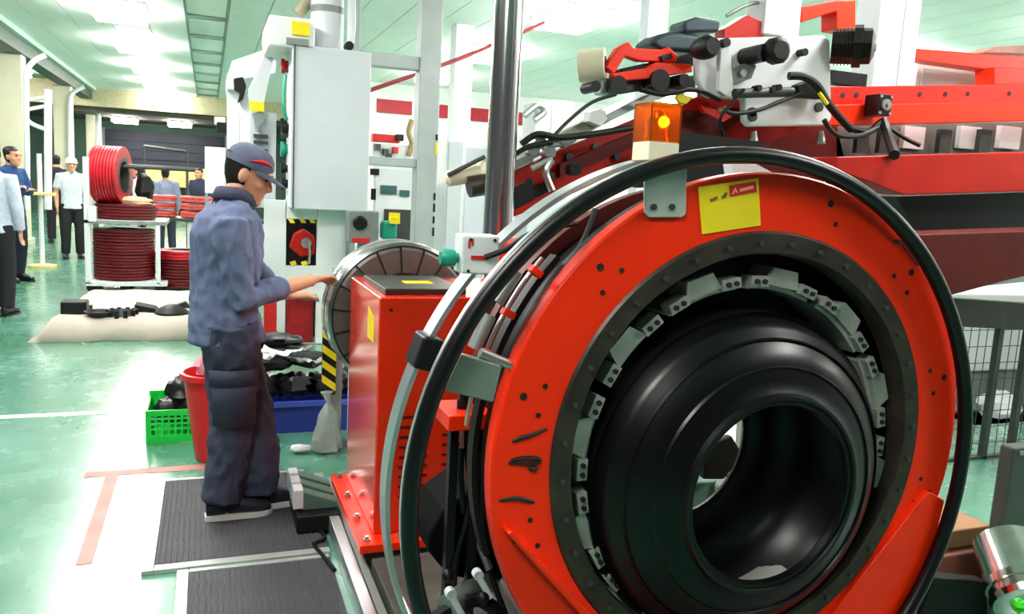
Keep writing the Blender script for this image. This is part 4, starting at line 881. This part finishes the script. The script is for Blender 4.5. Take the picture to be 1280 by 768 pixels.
parts = ((94, 383, 'square', 'thick square black rubber block on the white cloth'), (124, 387, 'dish', 'shallow black rubber dish on the white cloth'), (153, 386, 'ring', 'black fluted rubber ring on the white cloth'), (186, 382, 'wedge', 'flat black rubber wedge on the white cloth'), (215, 384, 'dome', 'large black domed rubber pad on the white cloth'))
for (px, py, kind, lab) in parts:
    c = atz(px, py+7, .21); t = thing('rubber_part', c, lab, 'rubber part', 'rubber parts on the white cloth')
    if kind == 'square':
        MB().box((c.x-.11, c.y-.1, c.z-.02), (c.x+.11, c.y+.1, c.z+.11)).build('block', black, t, .015)
        for dx in (-.09, .06): MB().box((c.x+dx, c.y+.2, c.z-.02), (c.x+dx+.06, c.y+.26, c.z+.03)).build('tab', dgrey, t)
    elif kind == 'dish':
        MB().lathe((c.x, c.y, c.z-.02), (0, 0, 1), [(0, 0), (0, .08), (.06, .13), (.06, .115), (.02, .07), (.02, 0)], 20).build('dish', black, t)
    elif kind == 'ring':
        MB().lathe((c.x, c.y, c.z-.01), (0, .3, 1), [(-.03, .06), (-.03, .12), (.05, .12), (.05, .06)], 16, closed=True).build('ring', dgrey, t)
        for k in range(10):
            a = k*math.pi/5; MB().box((c.x+.12*math.cos(a)-.018, c.y+.12*math.sin(a)-.018, c.z-.03), (c.x+.12*math.cos(a)+.018, c.y+.12*math.sin(a)+.018, c.z+.05)).build('flute', black, t)
    elif kind == 'wedge':
        MB().prism([(c.x-.12, c.y-.1, c.z-.02), (c.x+.12, c.y-.1, c.z-.02), (c.x+.06, c.y-.1, c.z+.04), (c.x-.12, c.y-.1, c.z+.08)], (0, .22, 0)).build('wedge', black, t, .012)
    else:
        MB().lathe((c.x, c.y, c.z-.02), (0, 0, 1), [(0, 0), (0, .16), (.03, .16), (.07, .11), (.1, .05), (.105, 0)], 24).build('dome', black, t); MB().prism([(c.x+.02, c.y+.05, c.z+.06), (c.x+.2, c.y+.05, c.z+.02), (c.x+.12, c.y+.05, c.z+.1)], (0, .1, 0)).build('flap', dgrey, t)
hb = thing('white_hat_stand', (-2.42, 14.2, 0), 'white post with a yellow tray beside the man in blue', 'stand')
for x in (-2.42,): MB().tube([(x, 14.2, 0), (x, 14.2, 1.75)], .035, 10).build('post', white, hb)
MB().box((-2.68, 14.0, 1.12), (-2.22, 14.3, 1.16)).build('tray', mat('pale_yellow', (222, 204, 130), .6), hb, .005); MB().lathe((-2.42, 14.2, 0), (0, 0, 1), [(0, 0), (0, .2), (.04, .2), (.05, .03)], 20).build('base', MATS['pale_yellow'], hb)

# ================================================================ people
def remesh(mb, voxel, sm=3, disp=0, dscale=9, seed=0, stretch=(1, 1, 1)):
    me = mb.mesh('tmp', None); o = bpy.data.objects.new('tmp', me); COL.objects.link(o)
    r = o.modifiers.new('r', 'REMESH'); r.mode = 'VOXEL'; r.voxel_size = voxel; r.use_smooth_shade = True
    s = o.modifiers.new('s', 'SMOOTH'); s.factor = .5; s.iterations = sm
    dg = bpy.context.evaluated_depsgraph_get(); dg.update(); out = bpy.data.meshes.new_from_object(o.evaluated_get(dg))
    bpy.data.objects.remove(o); bpy.data.meshes.remove(me)
    if disp:
        nn = [v.normal.copy() for v in out.vertices]
        for v, n_ in zip(out.vertices, nn):
            q = Vector((v.co.x*stretch[0], v.co.y*stretch[1], v.co.z*stretch[2]))*dscale+Vector((seed, seed*.7, 0))
            k_ = noise.noise(q)*.6+.9*(.35-abs(noise.noise(q*1.7+Vector((5, 2, 1)))))+.25*noise.noise(q*4); v.co += n_*disp*k_
    out.shade_smooth(); return out
def ringloft(mb, rings, seg=20):
    v = []; n = len(rings)
    for c, a, b in rings:
        for k in range(seg):
            th = 2*math.pi*k/seg; v.append(Vector(c)+Vector(a)*math.cos(th)+Vector(b)*math.sin(th))
    f = [(i*seg+k, i*seg+(k+1) % seg, (i+1)*seg+(k+1) % seg, (i+1)*seg+k) for i in range(n-1) for k in range(seg)]
    f += [tuple(range(seg))[::-1], tuple(range((n-1)*seg, n*seg))]; return mb.add(v, f)
def xf(mb, M): mb.v = [tuple(M @ Vector(p)) for p in mb.v]; return mb
def person(label, root, yaw, height, J, C, vox=.009, cap=None, short=False, hem=.86, fold=.004, group=None, detail=False, hp=0., lean=0.):
    s = height/1.70; M = Matrix.Translation(root) @ Matrix.Rotation(yaw, 4, 'Z') @ Matrix.Scale(s, 4)
    P = dict(hipR=(0, -.09, .90), hipL=(0, .09, .90), kneeR=(.02, -.105, .48), kneeL=(.02, .105, .48), ankR=(-.02, -.11, .08), ankL=(-.02, .11, .08),
             shR=(-.01, -.175, 1.385), shL=(-.01, .175, 1.385), elR=(-.03, -.235, 1.10), elL=(-.03, .235, 1.10), wrR=(.05, -.23, .86), wrL=(.05, .23, .86),
             hdR=(.35, .1, -1), hdL=(.35, -.1, -1), neck=(0, 0, 1.43), head=(.035, 0, 1.575), toeR=(1, -.1, 0), toeL=(1, .1, 0), tilt=(0, 0, 0))
    P.update(J); P = {k: Vector(v) for k, v in P.items()}
    t = thing('person', root, label, 'person', group)
    skin, shirt, trou, shoe, hairm = C['skin'], C['shirt'], C['trousers'], C['shoes'], C['hair']
    ty = lean
    bulk = C.get('bulk', 1.0)
    def tors(g=1.0, lo=.80, hi=1.5):
        R = [(.80, 0, .12, .165), (.88, 0, .125, .172), (.97, 0, .120, .165), (1.08, -.005, .115, .160), (1.20, -.005, .125, .175), (1.30, -.01, .125, .185), (1.37, -.012, .108, .185), (1.415, -.010, .085, .150), (1.45, -.004, .066, .088), (1.475, .002, .058, .062)]
        out = []
        for z, cx, rx, ry in R:
            if z < lo-.001 or z > hi: continue
            k_ = (z-.88)/.55; gg_ = g*(bulk if z < 1.40 else 1); out.append(((cx-(gg_-g)*.05+ty*max(0, k_)**1.3, 0, z), (rx*gg_, 0, 0), (0, ry*g, 0)))
        return out
    Lh = Matrix.Translation(P['head']) @ Matrix.Rotation(P['tilt'].z, 4, 'Z') @ Matrix.Rotation(hp, 4, 'Y')
    # --- body (one continuous skin surface)
    b = MB(); ringloft(b, tors(.82))
    HR = [(-.120, .052, .022, .024), (-.108, .050, .040, .036), (-.085, .040, .058, .050), (-.05, .026, .076, .060), (-.015, .016, .088, .068), (.02, .006, .094, .073), (.055, .0, .095, .074), (.085, -.004, .084, .066), (.108, -.006, .058, .046), (.118, -.006, .025, .022)]
    h = MB(); ringloft(h, [((cx, 0, dz), (rx, 0, 0), (0, ry, 0)) for dz, cx, rx, ry in HR], 24)
    h.tube([(.094, 0, .018), (.108, 0, -.012), (.120, 0, -.028), (.100, 0, -.040)], [.009, .012, .015, .010], 8)     # nose
    h.tube([(.090, -.045, .030), (.104, -.02, .033), (.104, .02, .033), (.090, .045, .030)], .010, 8)              # brow
    h.tube([(.088, -.022, -.068), (.100, 0, -.066), (.088, .022, -.068)], .009, 8)                                 # lips
    h.tube([(.088, -.018, -.080), (.098, 0, -.080), (.088, .018, -.080)], .009, 8)
    h.ball((.085, 0, -.105), (.022, .024, .018)); 
    for sy in (-1, 1):
        h.ball((-.005, sy*.076, -.012), (.022, .010, .034)); h.ball((.062, sy*.042, -.028), (.028, .022, .022))
    xf(h, Lh); b.add(h.v, h.f)
    nb = Vector((ty*1.0, 0, 1.40)); b.tube([nb, nb.lerp(P['head'], .5)+Vector((-.012, 0, 0)), P['head']+Vector((-.01, 0, -.03))], [.062, .055, .055], 16)
    hands = {}
    for S_ in 'RL':
        sg = -1 if S_ == 'R' else 1
        b.tube([P['hip'+S_], P['knee'+S_], P['ank'+S_]+Vector((0, 0, .0))], [.07, .05, .038], 12)
        b.tube([P['sh'+S_]+Vector((0, -sg*.05, .0)), P['sh'+S_], P['el'+S_]], [.05, .048, .040], 12)
        e, w = P['el'+S_], P['wr'+S_]; b.tube([e, e.lerp(w, .3), w], [.042, .043, .028], 12)
        d = P['hd'+S_].normalized()
        up = P.get('hu'+S_, Vector((0, -sg, 0)) if abs(d.y) < .8 else Vector((0, 0, 1))); up = (up-d*up.dot(d)).normalized(); sd = d.cross(up)   # up = back of the hand
        if P.get('flip'+S_): sd = -sd
        # palm
        ringloft(b, [(w-d*.01, sd*.026, up*.020), (w+d*.03, sd*.036, up*.017), (w+d*.07, sd*.042, up*.015), (w+d*.095, sd*.040, up*.012)], 14)
        for i, (o_, L_) in enumerate(((-.031, .070), (-.0105, .080), (.0105, .074), (.031, .058))):
            p0 = w+d*.085+sd*o_; c_ = .35
            p1 = p0+(d*.95-up*.25+sd*o_*3).normalized()*L_*.45; p2 = p1+(d*.8-up*.6).normalized()*L_*.33; p3 = p2+(d*.6-up*.8).normalized()*L_*.28
            b.tube([p0-d*.02, p0, p1, p2, p3], [.009, .0095, .009, .0082, .0065], 8)
        q0 = w+d*.025-sd*.028; q1 = q0+(d*.6-sd*.75-up*.2).normalized()*.035; q2 = q1+(d*.9-sd*.25-up*.3).normalized()*.032
        b.tube([q0, q1, q2], [.014, .011, .008], 8)
        # bare feet inside the shoes
        f_ = P['toe'+S_].normalized(); a = P['ank'+S_]; b.tube([a+Vector((0, 0, .02)), Vector((a.x, a.y, .045)), Vector((a.x, a.y, .035))+f_*.12], [.034, .035, .025], 10)
    xf(b, M); me = remesh(b, vox*s, 3); me.materials.append(skin); put('body', me, t)
    # --- shirt
    sh = MB(); ringloft(sh, tors(1.0, hem))
    if hem < .88: ringloft(sh, [((0, 0, hem-.02), (.138*bulk, 0, 0), (0, .182, 0)), ((0, 0, hem+.1), (.12*bulk, 0, 0), (0, .165, 0))])
    for S_ in 'RL':
        sg = -1 if S_ == 'R' else 1; e, w = P['el'+S_], P['wr'+S_]; shp = P['sh'+S_]+Vector((ty, 0, 0))*0
        if short: sh.tube([shp+Vector((0, -sg*.07, -.005)), shp, shp.lerp(e, .55), shp.lerp(e, .75)], [.065, .068, .064, .066], 14)
        else:
            en = e.lerp(w, P.get('cuff', Vector((.93, 0, 0))).x)
            sh.tube([shp+Vector((0, -sg*.07, -.01)), shp, shp.lerp(e, .5), e, e.lerp(w, .4), en], [.066, .076, .068, .060, .054, .048], 14)
    xf(sh, M); me = remesh(sh, vox*1.15*s, 4, fold*s, 7, 3, (1.3, 1.3, .8)); me.materials.append(shirt); put('shirt', me, t)
    # --- trousers
    tr = MB(); ringloft(tr, [((0, 0, .78), (.105, 0, 0), (0, .150, 0)), ((0, 0, .86), (.122, 0, 0), (0, .166, 0)), ((0, 0, .97), (.110, 0, 0), (0, .150, 0))])
    lw = C.get('leg', 1.0)
    for S_ in 'RL':
        hpj, kn, an = P['hip'+S_], P['knee'+S_], P['ank'+S_]
        tr.tube([hpj+Vector((0, 0, .02)), hpj.lerp(kn, .35), kn, kn.lerp(an, .6), Vector((an.x-.015, an.y, .085))], [.095*lw, .096*lw, .082*lw, .076*lw, .070*lw], 16)
    xf(tr, M); me = remesh(tr, vox*1.15*s, 4, fold*1.3*s, 7, 8, (1.2, 1.2, .9)); me.materials.append(trou); put('trousers', me, t)
    # --- shoes
    for S_ in 'RL':
        a = P['ank'+S_]; f_ = P['toe'+S_].normalized(); sdv = Vector((-f_.y, f_.x, 0)); g0 = Vector((a.x, a.y, a.z-.08)); so = MB()
        R = [(-.085, .028, .035), (-.07, .036, .045), (-.02, .038, .050), (.05, .041, .045), (.10, .046, .035), (.15, .045, .028), (.185, .034, .022), (.198, .015, .014)]
        ringloft(so, [(g0+f_*x+Vector((0, 0, hz+.014)), sdv*w_, Vector((0, 0, hz))) for x, w_, hz in R], 16); xf(so, M)
        o = so.build('shoe', shoe, t, smooth=80)
        sl = MB(); ol = [g0+f_*x+sdv*w_ for x, w_ in ((-.09, .03), (-.02, .042), (.06, .044), (.13, .05), (.18, .04), (.205, .01))]; ol += [g0+f_*x-sdv*w_ for x, w_ in ((.205, .01), (.18, .04), (.13, .05), (.06, .044), (-.02, .042), (-.09, .03))]
        sl.prism(ol, (0, 0, .022)); xf(sl, M); sl.build('sole', C.get('sole', hairm), o)
    # --- hair
    hr = MB(); ringloft(hr, [((cx-.012-max(0, .02-dz)*.25, 0, dz+.010), (rx*1.02+.004, 0, 0), (0, ry*1.05+.002, 0)) for dz, cx, rx, ry in HR[2:]], 28)
    keep = []
    for q in hr.f:
        c_ = sum((Vector(hr.v[i]) for i in q), Vector())/len(q)
        if c_.z > .068 or c_.x < .012+.45*max(0, c_.z-.02): keep.append(q)
    if cap: keep = [q for q in keep if sum(hr.v[i][2] for i in q)/len(q) < .05]
    hr.f = keep; xf(hr, Lh); xf(hr, M); ho_ = hr.build('hair', hairm, t, smooth=80)
    # --- face details
    for sy in (-1, 1):
        ey = MB().ball((.088, sy*.032, .006), (.010, .013, .007), 10, 6); xf(xf(ey, Lh), M); e_ = ey.build('eye', C['eye'], t)
        bw = MB().tube([(.093, sy*.050, .026), (.104, sy*.03, .032), (.107, sy*.012, .028)], [.003, .0045, .003], 6); xf(xf(bw, Lh), M); bw.build('eyebrow', hairm, t)
    # --- headgear
    if cap:
        cpb = MB(); pr = [(.035, .105), (.06, .106), (.09, .097), (.115, .076), (.13, .045), (.135, 0)]
        ringloft(cpb, [((-.004, 0, z-.004), (max(r_, .002)*1.0, 0, 0), (0, max(r_, .002)*.84, 0)) for z, r_ in pr], 32); cpb.f = [q for q in cpb.f]
        xf(xf(cpb, Lh), M); co = cpb.build('cap' if cap == 'cap' else 'hard_hat', C['cap'], t, smooth=60)
        if cap == 'cap':
            br_ = MB(); top = []; n_ = 14
            for i in range(n_+1):
                a = math.radians(-72+144*i/n_); top.append(Vector((.095*math.cos(a), .082*math.sin(a), .036)))
            out = []
            for i in range(n_+1):
                a = math.radians(-72+144*i/n_); k_ = math.cos(a*1.15); out.append(Vector((.095*math.cos(a)+.075*max(0, k_), .086*math.sin(a), .034-.022*max(0, k_)-.010*abs(math.sin(a)))))
            br_.add(top+out+[p+Vector((0, 0, -.005)) for p in top+out], [(i, i+1, n_+2+i, n_+1+i) for i in range(n_)]+[(2*n_+2+i, 3*n_+3+i, 3*n_+4+i, 2*n_+3+i) for i in range(n_)]+[(n_+1+i, n_+2+i, 3*n_+4+i, 3*n_+3+i) for i in range(n_)])
            xf(xf(br_, Lh), M); br_.build('brim', C['cap'], co, smooth=60)
            lg = MB(); pts = []
            for i in range(9):
                a = math.radians(-86+62*i/8); z = .060+.016*math.sin(math.pi*i/8*.8); r_ = .1065-.25*max(0, z-.06); pts.append(Vector((r_*1.0*math.cos(a)-.004, r_*.85*math.sin(a), z)))
            lg.tube(pts, [.002, .004, .006, .008, .008, .007, .006, .004, .002], 8); xf(xf(lg, Lh), M); lg.build('cap_logo', C['logo'], co)
        else:
            bm2 = MB(); ringloft(bm2, [((.012, 0, .028), (.128, 0, 0), (0, .105, 0)), ((.010, 0, .036), (.118, 0, 0), (0, .098, 0))], 28); xf(xf(bm2, Lh), M); bm2.build('brim', C['cap'], co)
    return t, M, P
def fab(n, rgb, r=.85): return mat(n, rgb, r, 0, .12, 26, bump=.15)
skin = mat('skin', (208, 150, 118), .5, 0, .06, 14); hairm = mat('black_hair', (16, 14, 14), .5, 0, .2, 40); eye = mat('dark_eye', (24, 18, 16), .2)
blk = fab('black_trousers', (22, 22, 27))
base = dict(skin=skin, hair=hairm, eye=eye, shoes=mat('black_shoe', (18, 18, 22), .4), trousers=blk)
# worker at the drum
root = Vector((.075, 3.74, .018)); yaw = math.radians(10)
Mi = (Matrix.Translation(root) @ Matrix.Rotation(yaw, 4, 'Z') @ Matrix.Scale(1.70/1.70, 4)).inverted()
def L(px, py, Y): return Mi @ at(px, py, Y)
def Lz(px, py): return Mi @ atz(px, py, .02)
a_ = math.radians(150); tip = Vector((dc.x+(DR+.012)*math.cos(a_), 3.90, dc.z+(DR+.012)*math.sin(a_)))
shR, elR = L(286, 284, 3.56), L(303, 374, 3.53)
hd = (Mi @ tip - L(357, 355, 3.66)).normalized(); wrR = Mi @ tip - hd*.165
hR, hL = Lz(258, 650), Lz(305, 638)
ankR = Vector((hR.x+.085, hR.y+.0, .08)); ankL = Vector((hL.x+.085, hL.y, .08))
tip2 = Mi @ Vector((dc.x+(DR+.012)*math.cos(math.radians(166)), 4.02, dc.z+(DR+.012)*math.sin(math.radians(166))))
J = dict(shR=shR, elR=elR, wrR=wrR, hdR=hd, huR=(-.3, .25, 1), ankR=ankR, ankL=ankL, kneeR=((ankR.x+.03, ankR.y+.01, .50)), kneeL=(ankL.x*.5+.035, ankL.y*.7+.03, .50),
         elL=(.16, .24, 1.12), wrL=tip2-Vector((.9, -.1, .05)).normalized()*.17, hdL=(.9, -.1, .05), huL=(-.2, -.2, 1), neck=(.02, 0, 1.43), head=(.085, 0, 1.565), tilt=(0, 0, -.30), cuff=(.55, 0, 0))
wc_ = dict(base, shirt=fab('blue_grey_uniform', (92, 102, 134)), trousers=fab('slate_trousers', (52, 57, 78)), shoes=fab('navy_shoe', (22, 26, 42), .6), sole=mat('white_sole', (215, 218, 215), .6), cap=fab('grey_cap', (84, 90, 112)), logo=redlab, leg=1.2, bulk=1.2)
wk, WM, WP = person('worker in blue grey uniform and grey cap reaching for the drum', root, yaw, 1.70, J, wc_, .0068, 'cap', hem=.84, fold=.017, hp=.38, lean=.03)
print('arm', (shR-elR).length, (elR-wrR).length)
# collar, pockets
def wpart(mb, name, m_): xf(mb, WM); return mb.build(name, m_, wk, smooth=60)
colr = MB(); v_ = []; n_ = 28
for zz, rx, ry, cx_ in ((1.425, .086, .092, .030), (1.465, .078, .080, .036), (1.505, .070, .070, .040), (1.500, .082, .082, .038), (1.455, .096, .100, .032)):
    for k in range(n_+1):
        a = math.radians(14+332*k/n_); dip = .035*max(0, math.cos(a))
        v_.append(Vector((cx_+rx*math.cos(a), ry*math.sin(a), zz-dip)))
colr.add(v_, [(r_*(n_+1)+k, r_*(n_+1)+k+1, (r_+1)*(n_+1)+k+1, (r_+1)*(n_+1)+k) for r_ in range(4) for k in range(n_)])
o = wpart(colr, 'collar', fab('dark_collar', (58, 62, 84))); o.modifiers.new('solid', 'SOLIDIFY').thickness = .006
hpR, knR = WP['hipR'], WP['kneeR']
cpt = hpR.lerp(knR, .62); 
pck = MB(); 
def legring(z0, z1, r, a0, a1, n=8):
    q = MB(); v = []
    for z in (z0, z1):
        k_ = (hpR.z-z)/(hpR.z-knR.z); c_ = hpR.lerp(knR, k_)
        for i in range(n+1):
            a = math.radians(a0+(a1-a0)*i/n); v.append(Vector((c_.x+r*math.cos(a), c_.y+r*math.sin(a), z)))
    q.add(v, [(i, i+1, n+2+i, n+1+i) for i in range(n)]); return q
o = wpart(legring(.70, .46, .114, -140, -52), 'cargo_pocket', wc_['trousers']); o.modifiers.new('solid', 'SOLIDIFY').thickness = .02
o = wpart(legring(.72, .645, .124, -145, -48), 'pocket_flap', wc_['trousers']); o.modifiers.new('solid', 'SOLIDIFY').thickness = .012
# others in the hall
def bgp(px, py, label, yawd, h, C, J={}, **k):
    r = atz(px, py, 0); r.z = 0
    return person(label, r, math.radians(yawd), h, J, dict(base, **C), **k)
bgp(-4, 394, 'man in pale blue shirt and black trousers at the aisle edge', 80, 1.74, dict(shirt=fab('pale_blue_shirt', (196, 206, 226))), vox=.011, group=None)
cross = dict(elR=(.06, -.23, 1.13), elL=(.06, .23, 1.13), wrR=(.20, .02, 1.17), wrL=(.20, -.02, 1.20), hdR=(.1, 1, .1), hdL=(.1, -1, .1))
bgp(18, 352, 'man in blue jacket standing with folded arms', -30, 1.80, dict(shirt=fab('royal_blue_jacket', (30, 66, 118)), trousers=fab('navy_jeans', (24, 30, 48))), cross, vox=.012)
bgp(73, 304, 'man in black clothes seen from behind', 100, 1.80, dict(shirt=fab('black_jacket', (22, 24, 30))), vox=.013)
bgp(92, 323, 'man in white hard hat and pale grey polo shirt', -75, 1.74, dict(shirt=fab('pale_grey_polo', (196, 206, 210)), cap=white), vox=.012, cap='hat', short=True)
bgp(208, 316, 'man in grey shirt bending over the coil table', 100, 1.66, dict(shirt=fab('grey_blue_shirt', (132, 140, 164)), trousers=fab('dark_slate_trousers', (40, 46, 60))), vox=.013, lean=.06)
bgp(176, 318, 'man in white shirt beyond the coil rack', 160, 1.68, dict(shirt=fab('white_shirt', (216, 222, 226))), vox=.013)
bgp(250, 306, 'man in dark blue clothes beside the white panel board', -120, 1.70, dict(shirt=fab('dark_blue_shirt', (44, 48, 70))), vox=.013)
